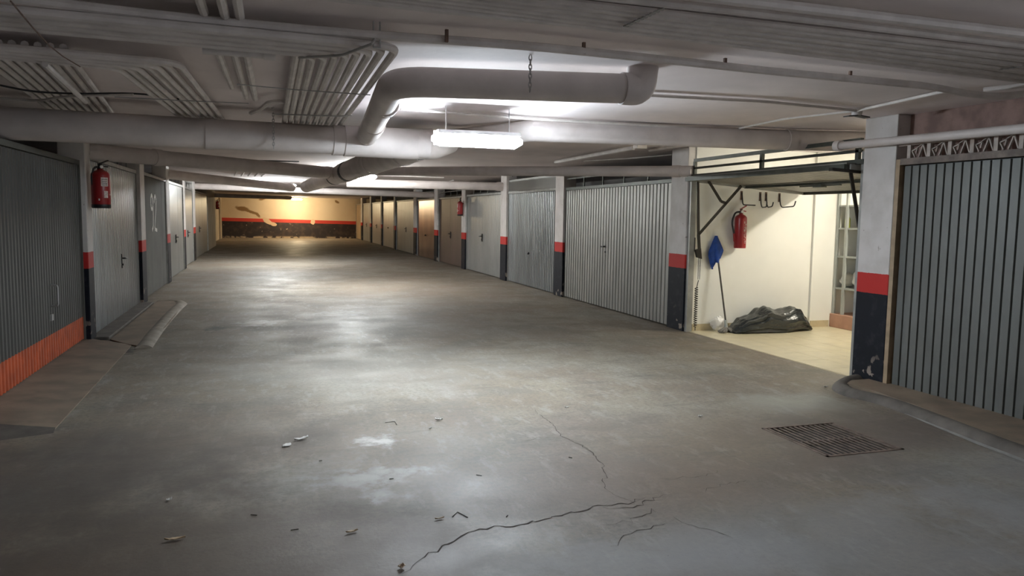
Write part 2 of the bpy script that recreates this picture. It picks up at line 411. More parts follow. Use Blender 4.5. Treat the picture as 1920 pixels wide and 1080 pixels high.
# far left: projecting cream pier, then a recessed cream wall
tag(MB().box(-2.6, -2.17, 31.9, 36.9, 0, ZC).build('wall_pier', 'cream', keep=True), 'projecting cream pier at the far end of the left doors', 'wall', kind='structure')
wrc = MB().box(-2.75, -2.5, 36.9, YB, 0, ZC)
wrc.box(-2.5, -2.44, 46.9, 47.2, 0, 2.1); wrc.box(-2.5, -2.42, 45.6, 46.0, 0, 2.3)
tag(wrc.build('wall_recess', 'cream', keep=True), 'recessed cream wall at the far left corner', 'wall', kind='structure')

# cracks running over the slab, narrow dirt-filled ribbons
def crack(pts, wd):
    P = [Vector(p) for p in pts]; L = []
    for k in range(len(P) - 1):
        n = max(2, int((P[k + 1] - P[k]).length / .032))
        for i in range(n):
            L.append(P[k].lerp(P[k + 1], i / n) + Vector((random.uniform(-.013, .013), random.uniform(-.02, .02), 0)))
    L.append(P[-1]); b = MB(); n = len(L)
    for k, p in enumerate(L):
        t = (L[min(k + 1, n - 1)] - L[max(k - 1, 0)]).normalized(); sd = Vector((-t.y, t.x, 0))
        ww = wd * .5 * (.35 + .9 * random.random()) * (.3 + min(1, 6 * min(k, n - 1 - k) / n))
        b.v += [tuple(p + sd * ww / 2 + Vector((0, 0, .0015))), tuple(p - sd * ww / 2 + Vector((0, 0, .0015)))]
        if k: b.f.append((2 * k - 2, 2 * k - 1, 2 * k + 1, 2 * k))
    b.build('crack', 'crack', floor)
crack([(0.524, 3.062, 0.000), (0.654, 3.198, 0.000), (0.807, 3.334, 0.000), (0.957, 3.412, 0.000), (1.190, 3.419, 0.000), (1.393, 3.473, 0.000), (1.643, 3.537, 0.000), (1.802, 3.516, 0.000), (1.937, 3.582, 0.000)], .014)
crack([(1.981, 5.611, 0.000), (1.954, 5.348, 0.000), (1.956, 5.069, 0.000), (1.911, 4.774, 0.000), (1.975, 4.480, 0.000), (1.934, 4.156, 0.000), (1.860, 3.928, 0.000), (1.784, 3.812, 0.000), (1.792, 3.622, 0.000), (1.829, 3.508, 0.000)], .008)
crack([(1.608, 4.726, 0.000), (1.744, 4.766, -0.000), (1.894, 4.752, 0.000)], .007)
crack([(2.119, 3.810, -0.000), (2.287, 3.801, 0.000), (2.413, 3.785, 0.000), (2.559, 3.862, 0.000)], .006)
crack([(1.643, 3.537, 0.000), (1.675, 3.475, 0.000), (1.826, 3.471, 0.000), (2.031, 3.588, 0.000), (2.119, 3.598, 0.000)], .008)
crack([(1.552, 3.303, 0.000), (1.696, 3.304, 0.000), (1.792, 3.347, 0.000), (1.878, 3.411, 0.000), (1.899, 3.360, 0.000)], .006)
crack([(1.482, 3.047, 0.000), (1.568, 3.130, 0.000), (1.718, 3.203, 0.000), (1.870, 3.241, 0.000)], .006)
crack([(1.935, 3.293, 0.000), (1.988, 3.140, 0.000), (2.054, 3.056, 0.000), (2.080, 2.985, 0.000)], .006)
crack([(1.297, 3.369, 0.000), (1.420, 3.314, 0.000)], .006)
crack([(2.243, 3.555, 0.000), (2.404, 3.622, 0.000), (2.630, 3.669, 0.000)], .005)

# raised concrete aprons and kerbs poured against the slab
ap = thing('apron_ramp', (-1.7, 7.7, 0), 'sloping brown concrete apron in front of the orange-banded left door', 'ramp')
a = MB()
P0, P1, P2, P3 = (-1.669, 5.628, 0.000), (-1.387, 5.731, 0.000), (-1.736, 5.869, 0.050), (-1.407, 5.760, 0.008)
FL, TL = (-2.05, P0[1] - .1, 0), (-2.05, P2[1] + .1, .06)
a.v += [(-2.05, 5.9, 0), (-1.40, 5.82, 0), (-1.40, 5.84, .008), (-2.05, 6.0, .06), (-2.05, 9.75, 0), (-1.45, 9.35, 0), (-1.45, 9.35, .008), (-2.05, 9.75, .05)]
a.f += [(0, 1, 2, 3), (7, 6, 5, 4), (3, 2, 6, 7), (1, 5, 6, 2), (0, 3, 7, 4), (0, 4, 5, 1)]
a.build('apron_slab', 'ramp', ap)
a = MB(); a.v += [FL, P0, P1, (-1.40, 5.845, .009), P2, TL]
a.f += [(0, 1, 4, 5), (1, 2, 3, 4)]
tag(a.build('apron_end', 'kerb', ap, recalc=False), 'dark sloping end of the apron')
kh = thing('kerb_hump', (-1.45, 11.4, 0), 'low rounded concrete hump in front of the second left door', 'kerb')
a = MB()
kp = [(-1.236, 9.133, 0.000), (-1.268, 10.202, 0.000), (-1.281, 11.443, 0.000), (-1.280, 12.679, 0.000), (-1.262, 13.480, 0.000)]
a.tube(smooth_path([(p[0] - .07, p[1], -.115) for p in kp] + [(-1.45, 13.85, -.12), (-1.74, 13.9, -.13)], .3), .15, 16)
tag(a.build('rounded_edge', 'hump', kh, smooth=True), 'pale rounded outer edge')
MB().prism([(-1.745, 9.75), (-1.50, 9.35), (-1.30, 9.15), (-1.25, 11.0), (-1.29, 13.3), (-1.40, 13.75), (-1.745, 13.85)], 0, .014).build('hump_infill', 'ramp', kh, bevel=.008)
tag(MB().box(-1.97, -1.76, 9.8, 13.5, 0, .035).build('door_sill', 'kerb', bevel=.008), 'narrow concrete sill along the foot of the second left door', 'sill')

kr = thing('rounded_kerb', (4.9, 4.4, 0), 'grimy rounded concrete kerb curling in front of the nearest right door', 'kerb')
rim = [(5.318, 5.783, 0.000), (5.100, 5.718, 0.000), (4.819, 5.516, 0.000), (4.724, 5.287, 0.000), (4.808, 5.011, 0.000), (4.777, 4.645, 0.000), (4.712, 4.283, 0.000), (4.637, 3.864, 0.000), (4.593, 3.519, 0.000), (4.52, 2.9, 0), (4.45, 1.9, 0)]
MB().tube(smooth_path([(p[0] + .07, p[1], -.022) for p in rim], .2), .085, 16).build('kerb_rim', 'kerb', kr, smooth=True)
MB().prism([(4.95, 5.62), (4.98, 5.2), (4.92, 4.7), (4.80, 4.1), (4.70, 3.5), (4.60, 2.9), (4.55, 1.9), (5.36, 1.9), (5.36, 5.44), (5.32, 5.62)], 0, .048).build('kerb_infill', 'ramp', kr)

fl = MB(); rr_ = [Vector(p) for p in rim[5:]]
for k in range(len(rr_)):
    t_ = (rr_[min(k + 1, len(rr_) - 1)] - rr_[max(k - 1, 0)]).normalized(); s_ = Vector((t_.y, -t_.x, 0))
    if s_.x > 0: s_ = -s_
    w0 = .02 + .028 * min(1, k / 2)
    fl.v += [tuple(rr_[k] + s_ * .0 + Vector((.02, 0, .012))), tuple(rr_[k] + s_ * w0 + Vector((0, 0, .003)))]
    if k: fl.f.append((2 * k - 2, 2 * k - 1, 2 * k + 1, 2 * k))
tag(fl.build('cement_fillet', 'skirting_pale', kr, recalc=False), 'pale cement fillet along the kerb foot')

# ---------------------------------------------------------------- banded posts between the doors
TN = [0]
def post(x0, x1, y0, y1, label, z1=ZC):
    TN[0] += 1
    return tag(MB().box(x0, x1, y0, y1, 0, z1).build('trim_%d' % TN[0], 'post', bevel=.008), label, 'post', kind='structure')
post(5.31, 5.62, 5.46, 5.845, 'thick banded pillar between the open garage and the nearest right door')
RP = [(8.95, 9.385, 'left of the open garage'), (13.37, 13.80, 'between the widest door and the bluish ribbed door'), (16.95, 17.40, 'between the bluish ribbed door and the streaked pale door'),
      (20.80, 21.22, 'carrying the extinguisher beside the brown door'), (24.46, 24.95, 'between the brown door and the coppery door'), (28.2, 28.7, 'just beyond the coppery door'),
      (33.0, 33.4, 'second beyond the coppery door'), (37.0, 37.4, 'third beyond the coppery door'), (40.95, 41.5, 'fourth beyond the coppery door'), (44.9, 45.6, 'farthest on the right, next to the beige door')]
for y0, y1, s in RP:
    post(XR - .03, XR + .22, y0, y1, 'white, red and black banded post on the right ' + s)
LP = [(-1.93, 9.62, 9.90, 'behind the hanging extinguisher, nearest on the left'), (-1.92, 13.47, 13.92, 'between the two nearest unmarked left doors'.replace('two nearest unmarked left doors', 'glossy ribbed door and the numbered door')),
      (-1.97, 17.3, 17.8, 'just beyond the numbered left door'), (-2.05, 21.4, 21.97, 'second beyond the numbered left door'), (-2.12, 25.05, 25.85, 'third beyond the numbered left door')]
for x, y0, y1, s in LP:
    post(x - .25, x + .02, y0, y1, 'white, red and black banded post on the left ' + s)

# ---------------------------------------------------------------- garage doors
DN = [0]
def ribs(y0, y1, pitch, proud, groove, kind):
    n = max(1, round((y1 - y0) / pitch)); p = (y1 - y0) / n; out = []
    for k in range(n):
        a = y0 + k * p
        if kind == 'groove': out += [(a, 0), (a + groove * .5, 0), (a + groove * .8, proud), (a + p - groove * .3, proud), (a + p, 0)]
        else: out += [(a, 0), (a + p * .28, 0), (a + p * .42, proud), (a + p * .82, proud), (a + p * .98, 0)]
    out.append((y1, 0)); return out

def lever(root, side, X, y, z, m='black', s=1.0):
    h = MB(); x0 = X + side * .018
    h.box(min(x0, X), max(x0, X), y - .022 * s, y + .022 * s, z - .14 * s, z + .06 * s)
    h.tube(smooth_path([(X, y, z), (X + side * .055, y, z), (X + side * .055, y + .11 * s, z - .005)], .02), .011 * s, 8)
    h.tube([(X + side * .01, y, z - .09 * s), (X + side * .03, y, z - .09 * s)], .014 * s, 8)
    return tag(h.build('handle', m, root, smooth=True), 'black lever handle')

def gdoor(side, X, y0, y1, zt, leaf, m, label, handle=None, pitch=.1, proud=.012, groove=.02, kind='groove', z0=.02, frame='frame', transom=True, fascia=None, knob=False, seam=None, band=None):
    DN[0] += 1
    root = thing('door_%d' % DN[0], (X, (y0 + y1) / 2, 0), label, 'garage door', kind='structure')
    fw = .035; Xp = X + side * .012
    fr = MB()
    for a, b in ((y0, y0 + fw), (y1 - fw, y1)): fr.box(X - .03, X + .03, a, b, 0, zt)
    fr.box(X - .03, X + .03, y0 + fw, y1 - fw, zt - .05, zt)
    fr.build('door_frame', frame, root)
    a, b = y0 + fw + .006, y1 - fw - .006; zl = zt - .058
    zb = z0 if band is None else band
    if leaf == 'flat':
        prof = [(a, 0), (a + .03, 0), (a + .035, .01)]
        for sy in (seam or []): prof += [(sy - .006, .01), (sy - .004, 0), (sy + .004, 0), (sy + .006, .01)]
        prof += [(b - .035, .01), (b - .03, 0), (b, 0)]
    else: prof = ribs(a, b, pitch, proud, groove, kind)
    lfo = MB().sheet(side, X, prof, zb, zl).build('door_leaf', m, root)
    if band: tag(MB().sheet(side, X, prof, z0, band).build('kick_band', 'orange', root), 'orange painted band along the foot')
    if handle:
        if knob: MB().lathe([(.02, 0), (.026, .01), (.03, .03), (.012, .045)], (X + side * .012, handle[0], handle[1]), 12, (side, 0, 0)).build('lock_knob', 'black', lfo, smooth=True)
        else: lever(lfo, side, Xp, handle[0], handle[1])
    if fascia:
        MB().box(X - .02, X + .01, y0, y1, zt + .005, ZC - .12).build('fascia_sheet', fascia, root)
    elif transom:
        r = MB().box(X - .012, X + .012, y0, y1, zt + .15, zt + .175)
        k = max(2, round((y1 - y0) / .75))
        for i in range(1, k): r.box(X - .01, X + .01, y0 + (y1 - y0) * i / k - .011, y0 + (y1 - y0) * i / k + .011, zt, zt + .15)
        r.build('transom_rail', frame, root)
    return root

R = -1   # faces -x
XD = XR + .04
# right row, nearest first: nearest door with separate wide slats
DN[0] += 1
near = thing('door_%d' % DN[0], (XD, 3.66, 0), 'nearest right garage door of wide grey vertical slats under ironwork', 'garage door', kind='structure')
f0 = MB().box(XR - .02, XR + .10, 5.41, 5.455, 0.03, 2.05)
tag(f0.build('door_frame', 'frame_tan', near), 'tan wooden door jamb')
MB().box(XR - .02, XR + .10, 1.88, 5.41, 2.0, 2.055).build('top_rail', 'frame_rusty', near)
MB().box(XR + .042, XR + .065, 1.9, 5.41, .04, 1.995).build('backing_sheet', 'rubber', near)
sw = .085
sm = MB(); hw = sw / 2 - .0035
sm.v += [(x, y, z) for z in (0, 1.945) for x, y in ((0, -hw), (-.018, -hw + .006), (-.018, hw - .006), (0, hw))]
sm.f += [(0, 1, 5, 4), (1, 2, 6, 5), (2, 3, 7, 6), (3, 2, 1, 0), (4, 5, 6, 7), (0, 4, 7, 3)]
slat0 = sm.build('slat', 'galv', None, keep=True)
for k in range(41):
    o = slat0 if k == 0 else slat0.copy()
    if k: COL.objects.link(o)
    o.parent = near; o.location = (XR + .041 - XD, 5.36 - k * sw - 3.66, .045)
g = MB()
for k in range(17):
    y = 5.33 - k * .208
    g.box(XR - .01, XR + .03, y - .018, y + .018, 2.055, 2.17)
    if k < 16:
        g.bar((XR, y - .105, 2.06), (XR, y - .145, 2.165), .018, .010); g.bar((XR, y - .145, 2.165), (XR, y - .185, 2.06), .018, .010)
        g.bar((XR, y - .03, 2.12), (XR, y - .065, 2.06), .018, .009); g.bar((XR, y - .03, 2.115), (XR, y - .085, 2.135), .018, .009)
        g.bar((XR, y - .085, 2.135), (XR, y - .075, 2.09), .018, .009); g.bar((XR, y - .085, 2.14), (XR, y - .14, 2.168), .018, .006)
g.box(XR - .005, XR + .02, 1.9, 5.45, 2.166, 2.178)
tag(g.build('ironwork_grille', 'grille', near), 'pale patterned ironwork strip with triangles')
tag(MB().box(XR + .12, XR + .3, 1.88, 5.46, 2.0, ZC).build('trim_beam', 'brick_beam'), 'dark reddish concrete beam above the nearest right door', 'beam', kind='structure')

gdoor(R, XD, 9.385, 13.37, 2.05, 'rib', 'galv_warm', 'widest ribbed grey door, directly left of the open garage', (11.55, 1.03), pitch=.105, proud=.03, groove=.030, frame='frame_dark')
gdoor(R, XD, 13.80, 16.95, 2.07, 'rib', 'galv_light', 'bluish narrow-ribbed steel door with blue-grey sheet above it', (15.45, .72), pitch=.10, kind='trap', proud=.02, fascia='steel_grey', knob=True)
gdoor(R, XD, 17.40, 20.80, 2.08, 'rib', 'steel_pale', 'pale streaked steel door between the blue ribbed door and extinguisher', (19.2, .98), pitch=.16, proud=.006, groove=.02)
gdoor(R, XD, 21.22, 24.46, 2.07, 'flat', 'brown', 'flat dark brown steel door beside the wall extinguisher', (22.8, .95), seam=[22.85])
gdoor(R, XD, 24.95, 28.2, 2.07, 'flat', 'copper', 'glossy coppery red-brown door reflecting light at its top', (26.6, .8), knob=True, fascia='steel_dark')
gdoor(R, XD, 28.7, 33.0, 2.10, 'flat', 'steel_grey', 'plain grey flat door just beyond the coppery door', (30.6, .95), seam=[30.9], fascia='steel_dark')
gdoor(R, XD, 33.4, 37.0, 2.12, 'flat', 'steel_pale', 'second plain grey flat door beyond the coppery door', (35.3, .9), knob=True, transom=False)
gdoor(R, XD, 37.4, 40.95, 2.12, 'flat', 'steel_pale', 'third flat door beyond the coppery door, with dark smudge at its foot', (39.2, .95), transom=False)
gdoor(R, XD, 41.5, 44.9, 2.12, 'flat', 'steel_pale', 'fourth flat door beyond the coppery door, beside the beige one', (43.2, .95), transom=False)
gdoor(R, XD, 45.6, 48.45, 2.12, 'flat', 'beige_steel', 'farthest right door, beige, against the end wall', None, transom=False)

L = 1
d1 = gdoor(L, -1.99, 5.55, 9.62, 2.05, 'rib', 'galv_dark', 'dark ribbed left door with orange band along its foot', None, pitch=.085, kind='trap', proud=.018, band=.31, z0=.06, frame='steel_dark', transom=False)
hb = MB().tube(smooth_path([(-1.975, 8.27, .78), (-1.915, 8.27, .78), (-1.915, 8.27, .58), (-1.975, 8.27, .58)], .03), .010, 8)
hb.box(-1.98, -1.965, 8.24, 8.30, .44, .50)
tag(hb.build('pull_handle', 'wire', d1, smooth=True), 'steel pull handle')
gdoor(L, -1.98, 9.90, 13.47, 2.14, 'rib', 'galv_light', 'glossy ribbed steel left door behind the hanging extinguisher', (12.0, .83), pitch=.10, kind='trap', proud=.02, z0=.03)
d3 = gdoor(L, -1.99, 13.92, 17.3, 2.16, 'flat', 'steel_dark', 'dark flat left door with white painted number', None, transom=False, seam=[16.7])
# the number, brushed on in white
def stroke(b, pts, X, wd):
    for (p, q) in zip(pts, pts[1:]):
        b.bar((X, p[0], p[1]), (X, q[0], q[1]), .003, wd, up=(1, 0, 0)) if False else b.bar((X, p[0], p[1]), (X, q[0], q[1]), wd, .003, up=(1, 0, 0))
nb = MB(); yc = 15.55
nine = [(yc - .08, 1.62), (yc - .12, 1.74), (yc - .22, 1.80), (yc - .33, 1.76), (yc - .37, 1.64), (yc - .32, 1.55), (yc - .20, 1.53), (yc - .10, 1.60), (yc - .09, 1.42), (yc - .14, 1.22), (yc - .27, 1.15)]
two = [(yc + .07, 1.66), (yc + .13, 1.77), (yc + .25, 1.79), (yc + .34, 1.70), (yc + .30, 1.55), (yc + .18, 1.36), (yc + .06, 1.17), (yc + .38, 1.14)]
stroke(nb, nine, -1.9785, .065); stroke(nb, two, -1.9785, .065)
tag(nb.build('painted_number', 'white_paint', d3), 'white brushed number 92')
gdoor(L, -2.05, 17.8, 21.4, 2.17, 'flat', 'steel_grey', 'flat grey left door just beyond the numbered door', (19.6, .90), seam=[20.2])
gdoor(L, -2.13, 21.97, 25.05, 2.18, 'flat', 'steel_pale', 'palest flat left door, second beyond the numbered door', (23.4, .92))
gdoor(L, -2.18, 25.85, 31.85, 2.18, 'flat', 'steel_grey', 'farthest left grey door beside the cream pier', (28.0, .95), seam=[29.2], transom=False)

# ---------------------------------------------------------------- the open garage
tag(MB().box(XR + .085, 8.2, 8.938, 9.10, 0, ZC).build('wall_store_left', 'store_wall', keep=True), 'white plaster side wall inside the open garage', 'wall', kind='structure')
tag(MB().box(7.30, 8.2, 8.90, 8.945, 0, ZC).build('wall_store_pilaster', 'store_wall', keep=True), 'slightly projecting white wall strip in the garage corner', 'wall', kind='structure')
tag(MB().box(XR + .29, 8.2, 5.74, 5.85, 0, ZC).build('wall_store_right', 'store_wall', keep=True), 'white plaster partition behind the thick pillar', 'wall', kind='structure')
tag(MB().box(8.12, 8.2, 5.85, 8.91, 0, ZC).build('wall_store_back', 'store_wall', keep=True), 'white plaster rear wall behind the shelving', 'wall', kind='structure')
sf = thing('floor_tiles', (6.7, 7.4, 0), 'cream tiled floor inside the open garage', 'floor', kind='structure')
MB().box(XR + .03, 8.12, 5.85, 8.95, -.04, .002).build('grout_bed', 'skirting', sf)
tl = None
nx, ny = 6, 7; tx = (7.63 - XR - .04) / nx; ty = 3.09 / ny
for i in range(nx):
    for j in range(ny):
        if tl is None:
            t = MB().box(-tx / 2 + .002, tx / 2 - .002, -ty / 2 + .002, ty / 2 - .002, -.005, .006); tl = t.build('tile', 'store_tile', None, keep=True); o = tl
        else: o = tl.copy(); COL.objects.link(o)
        o.parent = sf; o.location = (XR + .04 + (i + .5) * tx - 6.7, 5.855 + (j + .5) * ty - 7.4, 0)
bs = thing('baseboard_store', (6.5, 8.94, 0), 'beige tile skirting along the garage side wall', 'skirting', kind='structure')
for k, (a, b) in enumerate(((5.43, 5.99), (5.995, 6.43), (6.435, 6.87), (6.875, 7.26))):
    MB().box(a, b, 8.924, 8.938, .006, .095).build('skirting_tile', 'skirting', bs)
MB().box(7.31, 7.62, 8.887, 8.90, .006, .095).build('skirting_tile', 'skirting', bs)
tag(MB().box(7.64, 8.118, 5.852, 8.898, .004, .195).build('step', 'terracotta', bevel=.006), 'terracotta step under the garage shelving', 'step')

DN[0] += 1
od = thing('door_%d' % DN[0], (XR, 7.4, 0), 'up-and-over garage door swung open under the ceiling', 'garage door', kind='structure')
jm = MB()
jm.box(XR - .01, XR + .07, 8.885, 8.945, 0, 2.05); jm.box(XR + .02, XR + .08, 5.855, 5.915, 0, 2.16)
jm.build('door_frame', 'frame', od)
tr = MB()
tr.box(XR - .01, XR + .05, 5.855, 9.33, 2.04, 2.085)
tr.box(XR, XR + .035, 5.915, 8.87, 2.152, 2.178); tr.box(XR, XR + .035, 5.915, 8.87, 2.245, 2.285)
for y in (8.86, 7.44, 5.96): tr.box(XR, XR + .035, y - .022, y + .022, 2.085, 2.25)
tr.build('transom_grid', 'frame_dark', od)
# leaf, tipped slightly down towards the back
def pl(x): return 2.035 - (x - 5.22) * (.135 / 1.83)
X0, X1 = 5.22, 7.05
lf = MB(); n = 22
pr = []
for k in range(n):
    a = 5.96 + (8.84 - 5.96) * k / n; b = 5.96 + (8.84 - 5.96) * (k + 1) / n
    pr += [(a, 0), (a + .012, -.012), (b - .012, -.012)]
pr.append((8.84, 0)); base = len(lf.v)
for x in (X0, X1):
    for y, d in pr: lf.v.append((x, y, pl(x) + d))
m_ = len(pr)
for j in range(m_ - 1): lf.f.append((j, j + 1, m_ + j + 1, m_ + j))
i = len(lf.v)
lf.v += [(X0, 5.96, pl(X0) + .02), (X0, 8.84, pl(X0) + .02), (X1, 8.84, pl(X1) + .02), (X1, 5.96, pl(X1) + .02), (X0, 5.96, pl(X0)), (X0, 8.84, pl(X0)), (X1, 8.84, pl(X1)), (X1, 5.96, pl(X1))]
lf.f += [(i, i + 3, i + 2, i + 1), (i, i + 1, i + 5, i + 4), (i + 1, i + 2, i + 6, i + 5), (i + 2, i + 3, i + 7, i + 6), (i + 3, i, i + 4, i + 7)]
lf.build('door_leaf', 'galv_warm', od)
lfr = MB()
lsd = MB()
for y in (5.96, 8.84): lsd.bar((X0 + .03, y, pl(X0) - .02), (X1 + .03, y, pl(X1) - .02), .05, .05)
lsd.build('leaf_frame', 'frame', od)
for x in (X0, X1): lfr.bar((x, 5.96, pl(x) - .02), (x, 8.84, pl(x) - .02), .05, .05)
lfr.build('leaf_frame', 'frame_dark', od)
xm = 6.12
st = MB().bar((xm, 5.96, pl(xm) - .035), (xm, 8.84, pl(xm) - .035), .05, .03)
st.build('stiffener_bar', 'frame_dark', od)
lk = MB().box(xm - .05, xm + .03, 7.32, 7.46, pl(xm) - .08, pl(xm) - .05); lk.tube([(xm, 7.05, pl(xm) - .06), (xm, 7.75, pl(xm) - .06)], .008, 6)
lk.build('lock', 'frame_dark', od)
arm = MB()
arm.bar((XR + .03, 8.80, 1.99), (5.40, 8.80, 1.28), .035, .012, up=(0, 1, 0)); arm.build('support_arm', 'black_arm', od)
arm = MB(); arm.bar((6.02, 8.80, 1.95), (5.40, 8.80, 1.30), .035, .012, up=(0, 1, 0)); arm.build('support_arm', 'black_arm', od)
arm = MB(); arm.bar((5.52, 8.80, 2.0), (5.72, 8.80, 1.74), .035, .012, up=(0, 1, 0)); arm.bar((5.72, 8.80, 1.74), (5.80, 8.80, 1.715), .035, .012, up=(0, 1, 0)); arm.build('link_arm', 'black_arm', od)
arm = MB(); arm.bar((5.40, 8.80, 1.30), (5.42, 8.80, 1.10), .04, .014, up=(0, 1, 0)); arm.bar((5.36, 8.82, 1.26), (5.36, 8.82, 1.08), .015, .01); arm.build('lever_arm', 'black_arm', od)
arm = MB(); arm.bar((5.28, 5.97, 1.97), (5.44, 5.97, 1.36), .035, .014, up=(0, 1, 0)); arm.build('support_arm', 'black_arm', od)
MB().bar((5.05, 5.97, 1.985), (5.48, 5.97, 1.965), .05, .03).build('pivot_bar', 'black_arm', od)
MB().prism([(-.035, -.06), (.035, -.075), (.045, .045), (-.03, .08)], -.012, .012)
bk = MB(); bk.v += [(x, y, z) for y in (8.79, 8.83) for x, z in ((5.36, 1.10), (5.44, 1.12), (5.46, .98), (5.39, 1.00))]
bk.f += [(0, 1, 2, 3), (7, 6, 5, 4), (0, 4, 5, 1), (1, 5, 6, 2), (2, 6, 7, 3), (3, 7, 4, 0)]
bk.build('spring_bracket', 'black_arm', od)
ch = MB()
for s in (5.415, 5.44):
    for k in range(9):
        z = .985 - k * .032
        ch.tube([(s + (.006 if k % 2 else 0) * math.cos(t), 8.80 + (.006 if k % 2 == 0 else 0) * math.cos(t), z + .02 * math.sin(t)) for t in [j * math.pi / 4 for j in range(8)]], .0035, 5, closed=True)
ch.build('chain', 'wire', od)
sp = MB()
pts = [(5.40 + .02 * math.cos(t * .9), 8.80 + .02 * math.sin(t * .9), .60 - t * .0042) for t in range(125)]
sp.tube(pts, .006, 5); sp.tube([(5.425, 8.80, .70), (5.41, 8.80, .64), (5.40, 8.80, .59)], .006, 6)
sp.tube([(5.40, 8.80, .085), (5.40, 8.80, .03)], .006, 6)
sp.build('tension_spring', 'black_arm', od)

# ---------------------------------------------------------------- drain pipes under the ceiling
def ring(path_a, path_b, t, r, wd, name, m, parent):
    a = Vector(path_a); b = Vector(path_b); d = (b - a).normalized(); c = a.lerp(b, t)
    return MB().tube([c - d * wd / 2, c + d * wd / 2], r, 20).build(name, m, parent, smooth=True)

A0 = Vector((-2.9, 7.23, 2.2)); A1 = Vector((1.55, 7.62, 2.2))
dp = thing('drain_pipe', (1.3, 7.6, 2.2), 'thick grey drain pipe crossing the ceiling with branches and angled collector', 'pipe')
MB().tube([A0, A1], .134, 24).build('pipe', 'pipe', dp, smooth=True)
ring(A0, A1, .545, .141, .07, 'coupling', 'pipe', dp)
ring(A0, A1, .80, .142, .10, 'coupling', 'pipe', dp)
J = Vector((1.50, 7.66, 2.19))
jn = MB().tube([(.72, 7.55, 2.2), (1.35, 7.60, 2.2), (1.62, 7.72, 2.22), (1.85, 7.95, 2.27)], [.146, .150, .155, .118], 24)
jn.build('junction', 'pipe', dp, smooth=True)
B1, B2, B3 = Vector((2.488, 7.110, 2.335)), Vector((5.256, 6.774, 2.335)), Vector((6.128, 6.528, 2.335))
MB().tube([(1.60, 7.75, 2.25), (1.95, 8.05, 2.32), B1, B2, B3], .104, 20).build('pipe', 'pipe', dp, smooth=True)
ring(B1, B2, .98, .110, .09, 'coupling', 'pipe', dp)
D = [Vector((1.468, 7.668, 2.200)), Vector((1.377, 9.641, 2.190)), Vector((1.264, 11.990, 2.180)), Vector((1.145, 15.584, 2.180)), Vector((0.983, 20.234, 2.180))]
MB().tube([J] + D, [.15, .155, .155, .155, .15, .145], 24).build('collector_pipe', 'pipe', dp, smooth=True)
ring(D[0], D[1], .35, .166, .09, 'coupling', 'pipe', dp); ring(D[1], D[2], .25, .166, .10, 'coupling', 'pipe', dp)
tag(ring(D[2], D[3], .12, .160, .22, 'rubber_sleeve', 'rubber', dp), 'black rubber sleeve')
ring(D[2], D[3], .22, .164, .5, 'coupling', 'pipe', dp); tag(ring(D[2], D[3], .62, .158, .10, 'rubber_sleeve', 'rubber', dp), 'black rubber sleeve')
C0 = Vector((2.135, 4.442, 2.310)); C1 = Vector((0.775, 4.744, 2.310)); C2 = Vector((.93, 7.50, 2.24))
up = smooth_path([C0 + Vector((.02, 0, 0)), C1 + Vector((-.02, 0, 0)), C2], .22, 7)
MB().tube(up, .092, 20).build('branch_pipe', 'pipe', dp, smooth=True)
ring(C1, C2, .30, .098, .10, 'coupling', 'pipe', dp); ring(C1, C2, .75, .10, .5, 'coupling', 'pipe', dp)
ec = smooth_path([C0, C0 + Vector((.13, 0, 0)), C0 + Vector((.15, 0, .20))], .09, 6)
MB().tube(ec, .100, 20).build('elbow', 'pipe', dp, smooth=True)
# side pipes that run from the posts to the collector
def run(name, a, b, r, label, caps=((.03,), ), cps=(.5,), m='pipe'):
    t = thing(name, ((a[0] + b[0]) / 2, (a[1] + b[1]) / 2, (a[2] + b[2]) / 2), label, 'pipe')
    MB().tube([a, b], r, 18).build('pipe', m, t, smooth=True)
    for c in cps: ring(a, b, c, r * 1.10, .11, 'coupling', m, t)
    return t
E0 = (-2.050, 10.096, 2.186); E1 = (1.239, 13.458, 2.185)
run('side_pipe', E0, E1, .098, 'mid-size pipe from the left wall behind the thick drain pipe', cps=(.22, .93))
F0 = (-2.050, 17.702, 2.287); F1 = (0.699, 21.979, 2.200)
run('side_pipe', F0, F1, .10, 'pipe meeting the left wall above the numbered door', cps=(.02, .97))
run('side_pipe', (-2.150, 25.847, 2.297), (5.320, 24.968, 2.165), .095, 'long white pipe spanning the aisle to the post by the coppery door', cps=(.33, .985))
run('side_pipe', (-2.300, 36.498, 2.246), (1.238, 41.653, 2.300), .09, 'farthest pipe, left of the warm lamp', cps=(.95,))
run('side_pipe', (1.743, 17.661, 2.200), (5.320, 17.258, 2.196), .095, 'pipe ending at the post left of the bluish ribbed door', cps=(.97,))
run('side_pipe', (1.758, 12.934, 2.220), (5.320, 8.880, 2.126), .072, 'pipe ending at the corner of the open garage', cps=(.96,))
tag(MB().tube([(5.20, 6.03, 2.215), (5.20, 4.2, 2.185), (5.20, 1.2, 2.14)], .036, 14).build('wall_pipe', 'pipe', smooth=True), 'slim grey pipe running along the ironwork over the nearest door', 'pipe')
tag(MB().tube([(5.20, 6.02, 2.215), (5.20, 6.09, 2.217)], .05, 14).build('pipe_cap', 'conduit', smooth=True), 'end cap of the slim pipe beside the open garage transom', 'cap')

